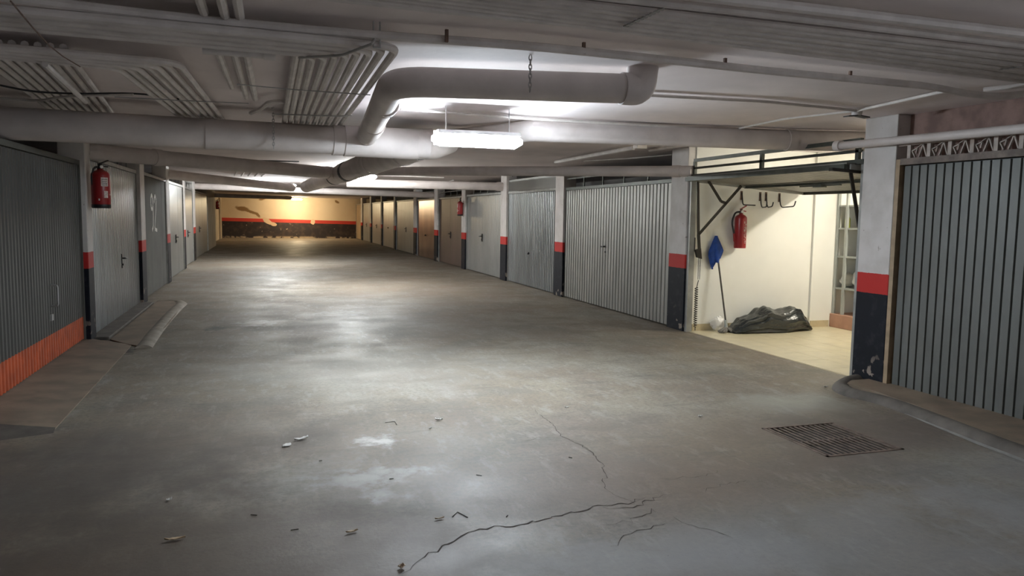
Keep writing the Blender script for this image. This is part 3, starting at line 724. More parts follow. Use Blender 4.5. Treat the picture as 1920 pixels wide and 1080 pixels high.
# ---------------------------------------------------------------- conduits
ORD = ['first', 'second', 'third', 'fourth', 'fifth', 'sixth', 'seventh', 'eighth', 'ninth', 'tenth']
def conduit(pts, r, label, group=None, n=8, rad=.1, clips=(), name='conduit', m='conduit'):
    b = MB().tube(smooth_path(pts, rad, 5), r, n)
    o = b.build(name, m, smooth=True)
    return tag(o, label, 'conduit', group)
conduit([(-1.185, 3.753, 2.385), (-0.658, 3.860, 2.385), (-0.032, 3.910, 2.385), (0.520, 3.910, 2.385), (1.221, 3.846, 2.385), (1.974, 3.884, 2.385), (2.856, 3.954, 2.385), (3.496, 3.974, 2.385), (4.106, 3.991, 2.385), (4.471, 4.013, 2.360), (4.684, 3.974, 2.350), (4.796, 3.874, 2.360), (4.883, 3.653, 2.360)], .023, 'long conduit crossing the whole ceiling to a curl at right', rad=.3)
conduit([(4.625, 4.028, 2.400), (4.712, 3.810, 2.400), (4.772, 3.575, 2.400)], .016, 'short pale conduit at the right edge above the curl')
for i, _p in enumerate(((0.877, 3.867, 2.385), (1.627, 3.876, 2.385), (2.541, 3.943, 2.385), (3.466, 3.986, 2.385))):
    tag(MB().box(_p[0] - .008, _p[0] + .008, _p[1] - .026, _p[1] - .010, 2.368, ZC - .02).build('pipe_clip', 'rust'), ORD[i] + ' small rusty clip from the left on the long ceiling conduit', 'clip', 'clips on the long conduit')
tops = [(0.651, 4.254, 2.340), (0.589, 4.279, 2.340), (0.531, 4.303, 2.340), (0.473, 4.326, 2.340), (0.418, 4.348, 2.340), (0.366, 4.369, 2.340), (0.313, 4.391, 2.340), (0.255, 4.414, 2.340)]
ends = [(0.689, 6.854, 2.360), (0.623, 6.883, 2.360), (0.562, 6.911, 2.360), (0.501, 6.938, 2.360), (0.444, 6.964, 2.360), (0.386, 6.990, 2.360), (0.333, 7.013, 2.360), (0.280, 7.037, 2.360)]
for i in range(8):
    t, e = Vector(tops[i]), Vector(ends[i]); Y = 3.93 + .053 * i; dz = .006 * (i % 2)
    k = (Y - t.y) / (e.y - t.y); c = t + (e - t) * k; c.z = 2.345
    far = e + (e - t) * .45; far.z = 2.37
    conduit([(-2.04, Y - .16, 2.343 + dz), (c.x, Y, 2.343 + dz), (e.x, e.y, 2.36), far], .021, ORD[i] + ' conduit of the upper fanning bundle, counted from the branch pipe', 'upper fanning conduit bundle', rad=.14)
for i, (x0, x1, y) in enumerate((((0.207, 4.541, 2.360), (0.227, 7.061, 2.360), 0), ((0.168, 4.557, 2.360), (0.174, 7.085, 2.360), 0))):
    a, b = Vector(x0), Vector(x1)
    conduit([a - (b - a) * .08, a, b, b + (b - a) * .4], .0225, ('right' if i == 0 else 'left') + ' one of two straight conduits at the left edge of the fan', 'straight conduits beside the fan')
tag(MB().tube([(-.30, 4.335, 2.335), (.02, 4.338, 2.335)], .024, 10).tube([(.0, 4.338, 2.335), (.06, 4.339, 2.335)], .030, 10).build('conduit', 'conduit', smooth=True), 'conduit stub with open end at the lower edge of the upper bundle', 'conduit')
starts = [(-0.464, 5.082, 2.360), (-0.537, 5.130, 2.360), (-0.599, 5.156, 2.360), (-0.652, 5.177, 2.360), (-0.717, 5.204, 2.360), (-0.777, 5.229, 2.360), (-0.833, 5.252, 2.360)]
fins = [(-0.386, 7.337, 2.360), (-0.445, 7.364, 2.360), (-0.500, 7.389, 2.360), (-0.554, 7.413, 2.360), (-0.627, 7.446, 2.360), (-0.687, 7.473, 2.360), (-0.746, 7.500, 2.360)]
Ya = (-0.947, 4.883, 2.360)[1]
for i in range(7):
    t, e = Vector(starts[i]), Vector(fins[i]); Y = Ya + .048 * i; dz = .006 * (i % 2)
    k = (Y - t.y) / (e.y - t.y); c = t + (e - t) * k; c.z = 2.36
    far = e + (e - t) * .5; far.z = 2.37
    conduit([(-2.04, Y - .18, 2.357 + dz), (c.x, Y, 2.357 + dz), (e.x, e.y, 2.365), far], .0195, ORD[i] + ' conduit of the lower left bundle, counted from its right edge', 'lower left conduit bundle', rad=.14)
for i in range(9):
    a = Vector((-1.619, 5.599, 2.400)); b = Vector((-1.832, 7.928, 2.400)); d = Vector((.062 * i, 0, 0))
    conduit([a + d - (b - a) * .3, a + d, b + d, b + d + (b - a) * .25], .020, ORD[i] + ' dark slanting conduit at far left, counted from the left edge', 'slanting conduits at far left')
conduit([(-1.193, 5.074, 2.330), (-1.311, 6.697, 2.330)], .018, 'loose pale conduit with open end hanging over the slanting ones')
for i, (x, yl, zz) in enumerate(((-.255, 6.05, 2.415), (-.165, 6.5, 2.41), (-.10, 6.6, 2.415))):
    conduit([(x - .02, 1.6, zz), (x, 4.4, zz), (x + .03, yl, zz)], .022, ('left', 'middle', 'right')[i] + ' one of three conduits running lengthwise between the two bundles', 'three lengthwise conduits', n=8)
ca, cb = Vector((1.099, 3.170, 2.430)), Vector((3.947, 3.206, 2.430)); cc, cd = Vector((1.207, 3.475, 2.430)), Vector((4.689, 3.795, 2.430))
for i in range(10):
    p = ca.lerp(cc, i / 9); q = cb.lerp(cd, i / 9); p.z -= .007 * (i % 2); q.z -= .007 * (i % 2)
    conduit([p - (q - p) * .25, p, q, q + (q - p) * .35], .0155, ORD[i] + ' thin conduit of the ribbed strip at upper right, counted from the top', 'ribbed strip of thin conduits')
conduit([(1.189, 2.805, 2.400), (2.007, 2.800, 2.400), (3.436, 2.799, 2.400), (4.078, 2.798, 2.400)], .023, 'uppermost pale conduit at the top right edge')
conduit([(1.251, 2.948, 2.400), (2.111, 2.941, 2.400), (3.661, 2.977, 2.400), (4.374, 2.996, 2.400)], .019, 'second pale conduit below the uppermost one at right')
conduit([(0.016, 3.412, 2.420), (0.597, 3.437, 2.420), (1.095, 3.456, 2.420), (1.486, 3.495, 2.430)], .022, 'pale conduit at top centre ending beside the ribbed strip')
conduit([(2.658, 5.299, 2.430), (3.727, 5.211, 2.430), (4.725, 5.326, 2.430)], .012, 'thin conduit from the branch pipe elbow to the ceiling sensor')
conduit([(4.741, 5.319, 2.430), (4.587, 4.293, 2.430)], .012, 'thin conduit rising right from the ceiling sensor')
conduit([(4.622, 6.986, 2.430), (4.544, 6.022, 2.430), (4.740, 5.354, 2.430)], .010, 'thin conduit slanting left from the ceiling sensor')
conduit([(1.133, 6.735, 2.420), (2.415, 6.906, 2.420), (3.757, 6.885, 2.420), (5.301, 6.838, 2.420), (5.937, 6.703, 2.420), (6.312, 6.580, 2.420)], .0135, 'thin conduit along the ceiling just above the bright lamp')
conduit([(4.540, 11.836, 2.400), (4.492, 8.942, 2.400)], .028, 'slanting conduit with box above the widest door')
tag(MB().box((4.530, 8.839, 2.400)[0] - .07, (4.530, 8.839, 2.400)[0] + .07, (4.530, 8.839, 2.400)[1] - .06, (4.530, 8.839, 2.400)[1] + .06, 2.38, 2.448).build('junction_box', 'conduit', bevel=.006), 'small junction box at the end of the slanting conduit', 'box')
conduit([(4.961, 9.396, 2.420), (4.974, 8.301, 2.420)], .02, 'short conduit right of the junction box')
conduit([(3.231, 8.507, 2.400), (3.308, 8.071, 2.400)], .012, 'short white tube end right of the bright lamp')
conduit([(5.013, 11.768, 2.430), (5.407, 10.900, 2.430), (5.631, 9.975, 2.430)], .012, 'thin conduit over the widest door')
conduit([(0.631, 17.258, 2.440), (0.734, 17.896, 2.430), (1.188, 18.087, 2.430)], .012, 'short white conduit bracket beside the collector pipe')
conduit([(2.404, 17.684, 2.400), (4.044, 17.959, 2.400)], .018, 'pale conduit right of the collector pipe')
conduit([(5.297, 25.293, 2.420), (4.666, 19.584, 2.420)], .018, 'slanting conduit above the extinguisher on the right', n=6)
conduit([(2.373, 28.948, 2.420), (2.694, 28.677, 2.420)], .02, 'tiny conduit stub above the far right doors', n=6)

# wires, straps and chains
def wire(pts, r, label, cat='wire', name='wire', m='wire', rad=.05):
    return tag(MB().tube(smooth_path(pts, rad, 4), r, 6).build(name, m, smooth=True), label, cat)
wire([(-0.168, 5.370, 2.330), (0.221, 5.421, 2.325), (0.704, 5.469, 2.330)], .004, 'taut wire stretched under the fanning conduits')
wire([(-1.045, 6.326, 2.330), (-0.625, 6.275, 2.325), (-0.115, 6.265, 2.330)], .004, 'taut wire under the lower left bundle')
wire([(0.061, 6.850, 2.330), (0.622, 6.728, 2.328), (0.715, 6.754, 2.345)], .006, 'support wire under the far end of the fan')
wire([(0.177, 4.279, 2.320), (0.382, 4.113, 2.315), (0.500, 3.802, 2.320), (0.522, 3.888, 2.360)], .007, 'support strap slung under the bend of the upper bundle', 'strap', 'strap')
wire([(-0.956, 3.595, 2.325), (-0.992, 4.028, 2.320), (-1.023, 4.444, 2.320), (-1.032, 4.763, 2.325), (-1.022, 5.117, 2.335)], .0035, 'knotted rusty wire hanging over the upper left bundle', m='rust')
wire([(-1.756, 6.275, 2.360), (-1.584, 6.363, 2.340), (-1.325, 6.425, 2.350), (-0.933, 6.547, 2.400), (-0.673, 6.961, 2.425)], .007, 'black cable sagging above the thick drain pipe at left', 'cable', 'cable', 'rubber', .3)
wire([(-1.951, 6.958, 2.360), (-1.685, 6.904, 2.340), (-1.428, 6.577, 2.350), (-0.938, 6.452, 2.370)], .010, 'grey cable crossing under the black cable at left', 'cable', 'cable', 'conduit', .3)
wire([(-0.116, 7.266, 2.380), (-0.024, 6.854, 2.370), (0.038, 6.448, 2.380), (0.267, 6.558, 2.400)], .018, 'bent grey conduit joint left of the fan', 'conduit', 'conduit', 'conduit', .1)
wire([(-2.079, 14.359, 2.340), (-0.919, 13.967, 2.330), (-0.223, 13.177, 2.340), (0.569, 14.268, 2.420)], .012, 'dark cable behind the mid-size pipe at left', 'cable', 'cable', 'rubber', .4)
for k in range(5):
    a = Vector((-0.735, 20.552, 2.425)); b = Vector((-0.505, 16.473, 2.425)); d = Vector((.16 * k, 0, 0))
    conduit([a + d, b + d], .02, ORD[k] + ' short pale conduit from the left in the cluster behind the mid-size pipe', 'conduit cluster behind the mid-size pipe', n=6)
hg = MB()
for dx in (-.016, .016): hg.tube([(.535 + dx, 3.90, 2.45), (.535 + dx, 3.90, 2.325)], .004, 6)
hg.tube([(.515, 3.90, 2.325), (.555, 3.90, 2.325)], .004, 6)
tag(hg.build('hanger', 'wire'), 'twin rod hanger at the bend of the upper bundle', 'hanger')
def chain(x, y, z1, z0, label):
    c = MB(); k = 0; z = z1
    while z > z0:
        pts = []
        for j in range(8):
            t = j * math.pi / 4
            pts.append((x + (.009 * math.cos(t) if k % 2 == 0 else 0), y + (.009 * math.cos(t) if k % 2 else 0), z - .016 + .018 * math.sin(t)))
        c.tube(pts, .0035, 5, closed=True); z -= .026; k += 1
    tag(c.build('chain', 'wire'), label, 'chain')
chain(1.50, 4.36, 2.45, 2.25, 'pale chain holding the branch pipe')
chain(.075, 7.32, 2.45, 2.10, 'pale chain in front of the thick drain pipe')
def strap(a, b, label):
    a = Vector(a); b = Vector(b); s = MB(); n = int((b - a).length / .035)
    s.bar(a, b, .014, .003); d = (b - a).normalized()
    for k in range(n): s.bar(a + d * (k * .035), a + d * (k * .035 + .018), .024, .006)
    tag(s.build('perforated_strap', 'wire'), label, 'strap')
strap((1.635, 3.381, 2.405), (1.649, 3.001, 2.405), 'perforated steel strap across the ribbed strip at top centre')
strap((4.154, 3.530, 2.410), (4.211, 3.286, 2.410), 'perforated steel strap at the right edge of the ribbed strip')
sx, sy = (4.788, 5.378, 2.440)[:2]
sn = thing('ceiling_sensor', (sx, sy, 2.39), 'small ceiling sensor with black winged plate', 'sensor')
MB().lathe([(.04, 0), (.045, .03), (.04, .06)], (sx, sy, 2.395), 14).build('sensor_base', 'conduit', sn, smooth=True)
MB().bar((sx - .11, sy, 2.385), (sx, sy, 2.396), .07, .008).bar((sx, sy, 2.396), (sx + .11, sy, 2.385), .07, .008).build('sensor_plate', 'black', sn)

# ---------------------------------------------------------------- lamps
def lamp(c, half, w_, strength, col, label, dirv=(1, 0, 0), group=None, name='tube_lamp', shield=False):
    c = Vector(c); d = Vector(dirv).normalized(); t = thing(name, tuple(c), label, 'lamp', group)
    n = 12; pts = []; rr = []
    for k in range(n + 1):
        u = -1 + 2 * k / n; e = max(0, (abs(u) - .82) / .18)
        pts.append(c + d * (u * half)); rr.append(w_ * math.sqrt(max(.12, 1 - e * e)))
    MB().tube(pts, rr, 14).build('diffuser', emit(label.split()[0] + '_diffuser', col, strength), t, smooth=True)
    MB().bar(c - d * half * .9 + Vector((0, 0, w_ * .95)), c + d * half * .9 + Vector((0, 0, w_ * .95)), w_ * 2.9, w_ * .5).build('lamp_body', 'tray', t)
    if shield:
        nrm = Vector((-d.y, d.x, 0)); nrm = nrm if nrm.y > 0 else -nrm
        MB().bar(c - d * half * .93 + nrm * w_ * 1.2 + Vector((0, 0, w_ * .25)), c + d * half * .93 + nrm * w_ * 1.2 + Vector((0, 0, w_ * .25)), .006, w_ * 2.0).build('light_shield', 'tray', t)  # added blocker, keeps lamp light off the pipes behind
    for s in (-.7, .7):
        MB().tube([c + d * half * s + Vector((0, 0, w_ * 1.2)), c + d * half * s + Vector((0, 0, ZC - c.z))], .005, 6).build('suspension_rod', 'wire', t)
    return t
lamp((1.79, 6.60, 2.165), .41, .062, LAMP_MAIN, (.80, .91, 1.0), 'bright white tube lamp hanging at centre before the thick pipe', (.985, -.02, -.0), shield=True)
lamp((1.80, 15.8, 2.265), .36, .05, LAMP_MID, (.93, .97, .97), 'second tube lamp half hidden behind the collector pipe')
lamp((.35, 23.3, 2.31), .50, .04, LAMP_FAR, (.93, .97, .97), 'third tube lamp, far beyond the collector pipe')
lamp((1.72, 46.4, 2.32), .30, .05, LAMP_WARM, (1.0, .80, .50), 'warm yellowish lamp nearest the end wall')
lamp((7.52, 7.35, 2.14), .58, .022, LAMP_STORE, (1.0, .95, .80), 'slim tube lamp on the ceiling inside the open garage', (0, 1, 0))

# ---------------------------------------------------------------- fire extinguishers
def extinguisher(loc, face, h, r, label, base_dark=True, big_label=True, hose=1, text=False):
    """loc: bottom centre of the cylinder, face: direction (unit xy) away from the wall"""
    x, y, z = loc; t = thing('fire_extinguisher', loc, label, 'extinguisher', 'fire extinguishers')
    fx, fy = face; sx_, sy_ = -fy, fx
    z0 = .10 * h if base_dark else .0
    prof = [(r * .96, z0)] + [(r, z0 + .01), (r, h * .86), (r * .95, h * .91), (r * .75, h * .96), (r * .35, h * 1.0), (r * .30, h * 1.03)]
    MB().lathe(prof, loc, 28).build('cylinder', 'red', t, smooth=True)
    if base_dark: MB().lathe([(r * .95, 0), (r * 1.02, .01), (r * 1.02, z0)], loc, 28).build('base_ring', 'black', t, smooth=True)
    else: MB().lathe([(r * .9, -.012), (r * .98, -.01), (r * .98, .004)], loc, 28).build('base_ring', 'red', t, smooth=True)
    v = MB().lathe([(r * .3, h * 1.02), (r * .34, h * 1.05), (r * .22, h * 1.1), (r * .22, h * 1.17)], loc, 12)
    v.build('valve', 'rust' if not base_dark else 'black', t, smooth=True)
    g = MB()
    g.bar((x - sx_ * r * .2, y - sy_ * r * .2, z + h * 1.15), (x + sx_ * r * .95, y + sy_ * r * .95, z + h * 1.26), .022, .012)
    g.bar((x - sx_ * r * .2, y - sy_ * r * .2, z + h * 1.12), (x + sx_ * r * .9, y + sy_ * r * .9, z + h * 1.09), .02, .012)
    g.build('squeeze_grip', 'red' if not base_dark else 'black', t)
    MB().lathe([(.018, 0), (.018, .012)], (x + fx * r * .25, y + fy * r * .25, z + h * 1.08), 12, (fx, fy, 0)).build('gauge', 'tray', t)
    hs = smooth_path([(x, y, z + h * 1.08), (x - sx_ * r * 1.15 * hose, y - sy_ * r * 1.15 * hose, z + h * 1.06), (x - sx_ * r * 1.75 * hose, y - sy_ * r * 1.75 * hose, z + h * .78), (x - sx_ * r * 1.25 * hose, y - sy_ * r * 1.25 * hose, z + h * .42)], .09, 6)
    hp = MB().tube(hs, .012, 8).build('hose', 'rubber', t, smooth=True)
    MB().tube([hs[-1], hs[-1] + Vector((sx_ * .02 * hose, sy_ * .02 * hose, -h * .24))], [.014, .020], 8).build('nozzle', 'red' if not base_dark else 'black', hp, smooth=True)
    def patch(a0, a1, b0, b1, m, nm, lift=.0015, par=None):
        p = MB(); n = 6; ang0 = math.atan2(fy, fx)
        for k in range(n + 1):
            a = ang0 + a0 + (a1 - a0) * k / n
            for zz in (b0, b1): p.v.append((x + math.cos(a) * (r + lift), y + math.sin(a) * (r + lift), z + zz * h))
            if k: p.f.append((2 * k - 2, 2 * k, 2 * k + 1, 2 * k - 1))
        return p.build(nm, m, par or t)
    if big_label:
        ls = patch(-.45, .35, .57, .80, 'label', 'label_sheet'); patch(-.15, .30, .27, .45, 'label', 'label_sheet')
        for k in range(4): patch(-.38, .25, .60 + k * .045, .615 + k * .045, 'black', 'print_line', .0022, ls)
        patch(.55, .85, .34, .38, 'print', 'sticker'); patch(-.75, -.6, .2, .25, 'print', 'sticker')
    if text:
        rnd = random.Random(5); zz = .13
        while zz < .80:
            w_ = rnd.uniform(.12, .42); a = rnd.uniform(-.05, .2)
            patch(a, a + w_, zz, zz + .018, 'print', 'print_line'); zz += rnd.uniform(.032, .055)
        for k in range(6): patch(.62, .85, .45 + k * .06, .47 + k * .06, 'leaf', 'print_line')
    # wall bracket
    w_ = MB().box(min(x - fx * r * 1.35, x - fx * r) - (.01 if fx == 0 else 0), max(x - fx * r * 1.35, x - fx * r) + (.01 if fx == 0 else 0),
                  min(y - fy * r * 1.35, y - fy * r) - (.01 if fy == 0 else 0), max(y - fy * r * 1.35, y - fy * r) + (.01 if fy == 0 else 0), z + h * .82, z + h * .90)
    w_.build('bracket', 'red', t)
    return t
extinguisher((-1.775, 9.70, 1.525), (.62, -.785), .43, .098, 'large dark red extinguisher with pale labels hanging on the left post', hose=.6)
extinguisher((5.205, 21.0, 1.50), (-1, 0), .40, .08, 'red extinguisher on the right post between brown and pale doors', big_label=True)
extinguisher((6.055, 8.828, 1.135), (0, -1), .44, .080, 'clean red extinguisher with white print on the garage wall', base_dark=False, big_label=False, text=True)
extinguisher((-2.41, 43.0, 1.66), (.62, -.785), .42, .085, 'far small extinguisher near the end wall at left')

# ---------------------------------------------------------------- things in the open garage
def hook(pts, label):
    h = thing('wall_hook', pts[0], label, 'hook', 'wall hooks in the open garage')
    MB().tube(smooth_path(pts, .03, 4), .008, 8).build('hook_rod', 'black', h, smooth=True)
    p = pts[0]; MB().box(p[0] - .014, p[0] + .014, 8.925, 8.937, p[2] - .10, p[2] + .02).build('wall_plate', 'rust', h)
hook([(6.119, 8.926, 1.869), (6.137, 8.915, 1.704), (6.150, 8.660, 1.695)], 'leftmost wall hook, with straight prong')
hook([(6.415, 8.926, 1.861), (6.423, 8.915, 1.717), (6.374, 8.820, 1.672), (6.325, 8.660, 1.677), (6.330, 8.660, 1.740)], 'second wall hook from the left')
hook([(6.509, 8.926, 1.863), (6.517, 8.915, 1.719), (6.467, 8.820, 1.674), (6.416, 8.660, 1.686), (6.430, 8.660, 1.742)], 'third wall hook from the left')
hook([(6.725, 8.926, 1.854), (6.733, 8.915, 1.723), (6.712, 8.850, 1.678), (6.731, 8.620, 1.691), (6.753, 8.620, 1.762)], 'rightmost wall hook, the widest')

mp = thing('mop', (5.80, 8.72, .0), 'mop leaning on the garage wall beside the bin bag', 'mop')
MB().tube([(5.815, 8.70, .07), (5.735, 8.925, 1.26)], .0115, 10).build('handle', 'wood', mp, smooth=True)
MB().tube([(5.815, 8.70, .03), (5.808, 8.72, .17)], [.03, .018], 10).build('socket', 'shelf', mp, smooth=True)
mh = MB()
for k in range(26):
    a = random.uniform(0, 2 * math.pi); l = random.uniform(.08, .16)
    p1 = (5.815 + math.cos(a) * l * .55, 8.69 + math.sin(a) * l * .35, .045); p2 = (5.815 + math.cos(a) * l, 8.68 + math.sin(a) * l * .6, .022)
    mh.tube([(5.815, 8.70, .075), p1, p2], .013, 6)
mh.build('mop_strands', 'bristle', mp, smooth=True)
# blue cloth thrown over the end of the handle
cl = MB(); rows = 14; nn = 28; cx, cy = 5.735, 8.885
for k in range(rows + 1):
    u = k / rows
    for j in range(nn):
        a = 2 * math.pi * j / nn
        fold = 1 + (.30 * math.sin(4 * a + 1) + .16 * math.sin(7 * a)) * u
        wx = (.018 + .088 * math.sin(min(1, u * 1.25) * math.pi / 2)) * (1 - .45 * max(0, u - .62) / .38)
        wy = .016 + .024 * u
        hem = .06 * math.sin(a * 2 + .6) * u + .10 * u * math.cos(a + .55) * (1 if u > .6 else .4)
        cl.v.append((cx + wx * fold * math.cos(a) - .006 * u, cy + wy * fold * math.sin(a) + .02 * (1 - u), 1.285 - .37 * u + hem * .55))
    if k:
        for j in range(nn): cl.f.append(((k - 1) * nn + j, (k - 1) * nn + (j + 1) % nn, k * nn + (j + 1) % nn, k * nn + j))
cl.f.append(tuple(range(nn)))
co = tag(cl.build('cleaning_cloth', 'blue', smooth=True), 'blue cloth draped over the top of the mop handle', 'cloth')

# black bin bag lying along the wall
bg = MB(); nu, nv = 72, 40
def tops_(u):
    K = [(0, .03), (.06, .12), (.15, .20), (.28, .235), (.40, .33), (.46, .305), (.54, .275), (.64, .29), (.74, .335), (.80, .32), (.90, .20), (.97, .10), (1, .05)]
    for (a, b), (c, d) in zip(K, K[1:]):
        if a <= u <= c: t = (u - a) / (c - a); t = t * t * (3 - 2 * t); return b + (d - b) * t
    return .05
for i in range(nu + 1):
    u = i / nu; x = 5.86 + 1.24 * u; H = tops_(u); dp_ = .235 * (math.sin(math.pi * min(1, max(0, .08 + .86 * u))) ** .55)
    for j in range(nv):
        a = 2 * math.pi * j / nv; c_, s_ = math.cos(a), math.sin(a)
        yy = dp_ * math.copysign(abs(c_) ** .8, c_); zz = H * .5 * (1 + math.copysign(abs(s_) ** .75, s_))
        ph = a * 5 + u * 9
        rp = .010 * math.sin(a * 8 + u * 3.2) + .008 * math.sin(a * 13 - u * 2.4 + 1) + .004 * math.sin(a * 19 + u * 5) + .008 * math.sin(u * 11 + a * 2)
        rp *= min(1, H * 4)
        yy += rp * c_ * 1.2; zz = max(.009, zz + rp * s_)
        bg.v.append((x + .01 * math.sin(a * 3 + u * 5), 8.665 + yy + .02 * u, zz))
    if i:
        for j in range(nv): bg.f.append(((i - 1) * nv + j, (i - 1) * nv + (j + 1) % nv, i * nv + (j + 1) % nv, i * nv + j))
bg.f.append(tuple(range(nv))); bg.f.append(tuple(nu * nv + j for j in range(nv)))
tag(bg.build('bin_bag', 'bag', smooth=True), 'full black plastic bin bag lying on the garage floor', 'bag')
pb = MB(); n1, n2 = 14, 18
for i in range(n1 + 1):
    th = math.pi * i / n1
    for j in range(n2):
        a = 2 * math.pi * j / n2; q = 1 + .18 * math.sin(3 * a + 4 * th) + .10 * math.sin(7 * a - 5 * th)
        pb.v.append((5.79 + .105 * q * math.sin(th) * math.cos(a), 8.87 + .05 * q * math.sin(th) * math.sin(a), max(.008, .10 + .10 * math.cos(th) * (1 + .1 * math.sin(5 * a)))))
    if i:
        for j in range(n2): pb.f.append(((i - 1) * n2 + j, (i - 1) * n2 + (j + 1) % n2, i * n2 + (j + 1) % n2, i * n2 + j))
tag(pb.build('plastic_bag', 'film', smooth=True), 'crumpled whitish plastic bag behind the foot of the mop', 'bag')

sh = thing('shelf_unit', (7.86, 7.9, .195), 'grey steel shelving standing on the terracotta step', 'shelves')
for y in (8.875, 8.70, 7.55, 6.9):
    MB().box(7.665, 7.70, y - .018, y + .018, .196, 1.95).build('upright', 'shelf', sh)
    MB().box(8.07, 8.10, y - .018, y + .018, .196, 1.95).build('upright', 'shelf', sh)
for z in (.56, 1.005, 1.40, 1.715): MB().box(7.68, 8.10, 6.88, 8.885, z - .012, z + .012).build('shelf_board', 'shelf', sh)
bt = thing('spray_bottle', (7.78, 8.80, 1.412), 'yellow-green bottle on the upper shelf', 'bottle')
MB().lathe([(.035, 0), (.038, .01), (.037, .12), (.018, .16), (.014, .18)], (7.78, 8.80, 1.413), 14).build('bottle_body', 'yellow_green', bt, smooth=True)
MB().lathe([(.016, .178), (.016, .20), (.010, .215)], (7.78, 8.80, 1.413), 12).build('cap', 'black', bt, smooth=True)
def lump(name, m, c, s, label, seed):
    rr = random.Random(seed); b = MB(); A, B = rr.uniform(0, 6), rr.uniform(0, 6); n1, n2 = 12, 16
    for i in range(n1 + 1):
        th = math.pi * i / n1
        for j in range(n2):
            a = 2 * math.pi * j / n2; q = 1 + .12 * math.sin(3 * a + 3 * th + A) + .08 * math.sin(6 * a - 4 * th + B)
            cz = math.cos(th)
            b.v.append((c[0] + s[0] * q * math.sin(th) * math.cos(a), c[1] + s[1] * q * math.sin(th) * math.sin(a), c[2] + max(.002, s[2] * (1 + cz * (1 + .08 * math.sin(4 * a))))))
        if i:
            for j in range(n2): b.f.append(((i - 1) * n2 + j, (i - 1) * n2 + (j + 1) % n2, i * n2 + (j + 1) % n2, i * n2 + j))
    return tag(b.build(name, m, smooth=True), label, 'bag')
lump('plastic_bag', 'white_plastic', (7.84, 8.79, .574), (.12, .07, .10), 'knotted greyish bag on the low shelf next to the wall', 1)
lump('plastic_bag', 'white_plastic', (7.84, 8.53, .574), (.12, .13, .13), 'bulging white bag on the low shelf behind the upright', 2)

# ---------------------------------------------------------------- floor drain
gr = thing('drain_grate', ((GX0 + GX1) / 2, (GY0 + GY1) / 2, 0), 'rusty square floor drain grate near the right kerb', 'grate')
fr = MB().box(GX0, GX1, GY0, GY0 + .02, -.03, .004).box(GX0, GX1, GY1 - .02, GY1, -.03, .006).box(GX0, GX0 + .02, GY0, GY1, -.03, .004).box(GX1 - .02, GX1, GY0, GY1, -.03, .004)
fr.build('grate_frame', 'grate', gr)
b0 = None
for k in range(13):
    x = GX0 + .045 + k * (GX1 - GX0 - .09) / 12
    if b0 is None: b0 = MB().box(-.007, .007, -(GY1 - GY0) / 2 + .02, (GY1 - GY0) / 2 - .02, -.003, .003).build('grate_bar', 'grate', None, keep=True); o = b0
    else: o = b0.copy(); COL.objects.link(o)
    o.parent = gr; o.location = (x - (GX0 + GX1) / 2, 0, 0)
MB().box(GX0 + .02, GX1 - .02, (GY0 + GY1) / 2 - .008, (GY0 + GY1) / 2 + .008, -.03, -.004).build('cross_bar', 'grate', gr)
MB().box(GX0 + .001, GX1 - .001, GY0 + .001, GY1 - .001, -.29, -.031).build('pit_shade', 'pit', gr)  # near-black filler block standing in for shade under the bars

# ---------------------------------------------------------------- litter
def leaf(p, L, W, ang, label, m='leaf', curl=.012, cat='leaf', name='dry_leaf', group=None):
    L *= .8; W *= .8; curl *= .6; b = MB(); n = 8; c_, s_ = math.cos(ang), math.sin(ang); rr = random.Random(label)
    for k in range(n + 1):
        u = k / n; wd = W * (math.sin(math.pi * min(.98, max(.03, u))) ** .7) * rr.uniform(.75, 1.1); 
        for sd in (-1, 0, 1):
            lx = (u - .5) * L; ly = sd * wd / 2; lz = .003 + curl * (abs(sd) * .8 + (2 * u - 1) ** 2 * .7) * rr.uniform(.6, 1.3)
            b.v.append((p[0] + lx * c_ - ly * s_, p[1] + lx * s_ + ly * c_, lz))
        if k:
            o = 3 * k
            b.f += [(o - 3, o - 2, o + 1, o), (o - 2, o - 1, o + 2, o + 1)]
    ob = b.build(name, m, smooth=True, recalc=False)
    so = ob.modifiers.new('solid', 'SOLIDIFY'); so.thickness = .0015
    return tag(ob, label, cat, group)
leaf((0.202, 5.140, 0.000), .13, .05, .5, 'larger crumpled pale paper scrap left of the white scuff', 'paper', .02, 'paper', 'paper_scrap', 'paper scraps')
leaf((0.107, 5.031, 0.000), .11, .06, 1.0, 'flat pale paper scrap touching the larger crumpled one', 'paper', .008, 'paper', 'paper_scrap', 'paper scraps')
leaf((0.365, 3.541, 0.000), .075, .03, .25, 'tan dry leaf below the white scuffs', curl=.012)
leaf((0.528, 3.112, 0.000), .05, .04, 1.3, 'tan dry leaf at the lower end of the long crack', curl=.02)
leaf((-0.419, 3.677, 0.000), .11, .035, .1, 'brown curled leaf on the dark lower left floor', curl=.014)
leaf((-0.502, 4.206, 0.000), .045, .03, .8, 'small pale leaf on the dark left floor', 'paper')
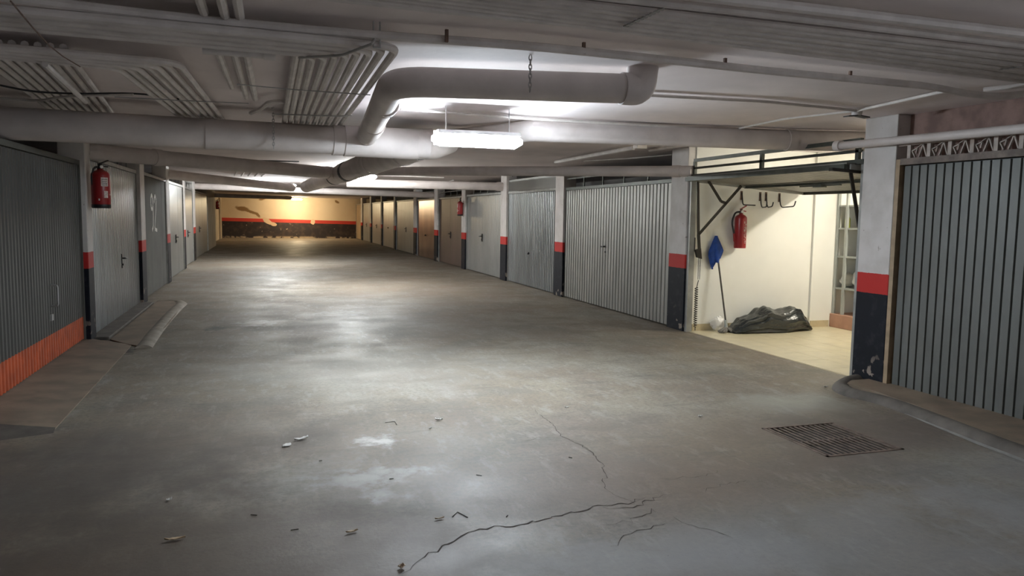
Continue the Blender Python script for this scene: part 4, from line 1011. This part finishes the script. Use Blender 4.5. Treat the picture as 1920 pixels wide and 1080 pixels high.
leaf((1.186, 5.376, 0.000), .07, .03, -.2, 'small pale leaf right of the white scuff, the farther one', 'paper', .02)
leaf((1.080, 5.171, -0.000), .035, .03, .5, 'tiny white scrap just below the pale leaf right of the scuff', 'paper', .02, 'paper', 'paper_scrap')
leaf((3.120, 4.963, 0.000), .05, .03, .2, 'lone pale leaf between the forked crack and the grate', 'paper', .02)
leaf((0.797, 3.585, 0.000), .06, .02, .1, 'thin tan leaf above the long crack, left of the twig', curl=.01)
leaf((4.798, 5.587, 0.000), .06, .03, .2, 'pale scrap at the nose of the rounded kerb', 'paper', .02, 'paper', 'paper_scrap')
leaf((2.242, 5.491, 0.000), .05, .02, .0, 'small pale scrap beside the top of the forked crack', 'paper', .012, 'paper', 'paper_scrap')
def twig(pts, label):
    tag(MB().tube([(p[0], p[1], .003) for p in pts], .0022, 5).build('twig', 'twig', smooth=True), label, 'twig')
twig([(0.864, 3.594, 0.000), (0.904, 3.647, 0.000), (0.936, 3.566, 0.000)], 'bent dark twig above the long crack')
twig([(0.798, 5.418, 0.000), (0.870, 5.429, 0.000), (0.871, 5.340, 0.000)], 'thin twig above the white scuff')
twig([(1.142, 4.163, -0.000), (1.167, 4.137, 0.000)], 'short dark twig right of the white scuffs')
twig([(0.646, 4.225, 0.000), (0.671, 4.227, 0.000)], 'tiny dark twig lying in the large white scuff')
twig([(0.285, 4.658, 0.000), (0.304, 4.663, 0.000)], 'tiny dark chip left of the white scuffs')
twig([(0.090, 3.644, 0.000), (0.126, 3.647, 0.000)], 'tiny dark twig left of the tan leaf')
twig([(1.137, 3.538, 0.000), (1.123, 3.521, 0.000)], 'tiny dark chip beside the middle of the long crack')
twig([(1.785, 4.325, 0.000), (1.803, 4.309, 0.000)], 'tiny dark chip inside the forked crack')
twig([(-0.094, 3.892, 0.000), (-0.064, 3.876, 0.000)], 'tiny dark chip on the lower left floor')
twig([(-1.738, 6.217, 0.000), (-1.693, 6.176, 0.000)], 'tiny dark chip on the brown apron')
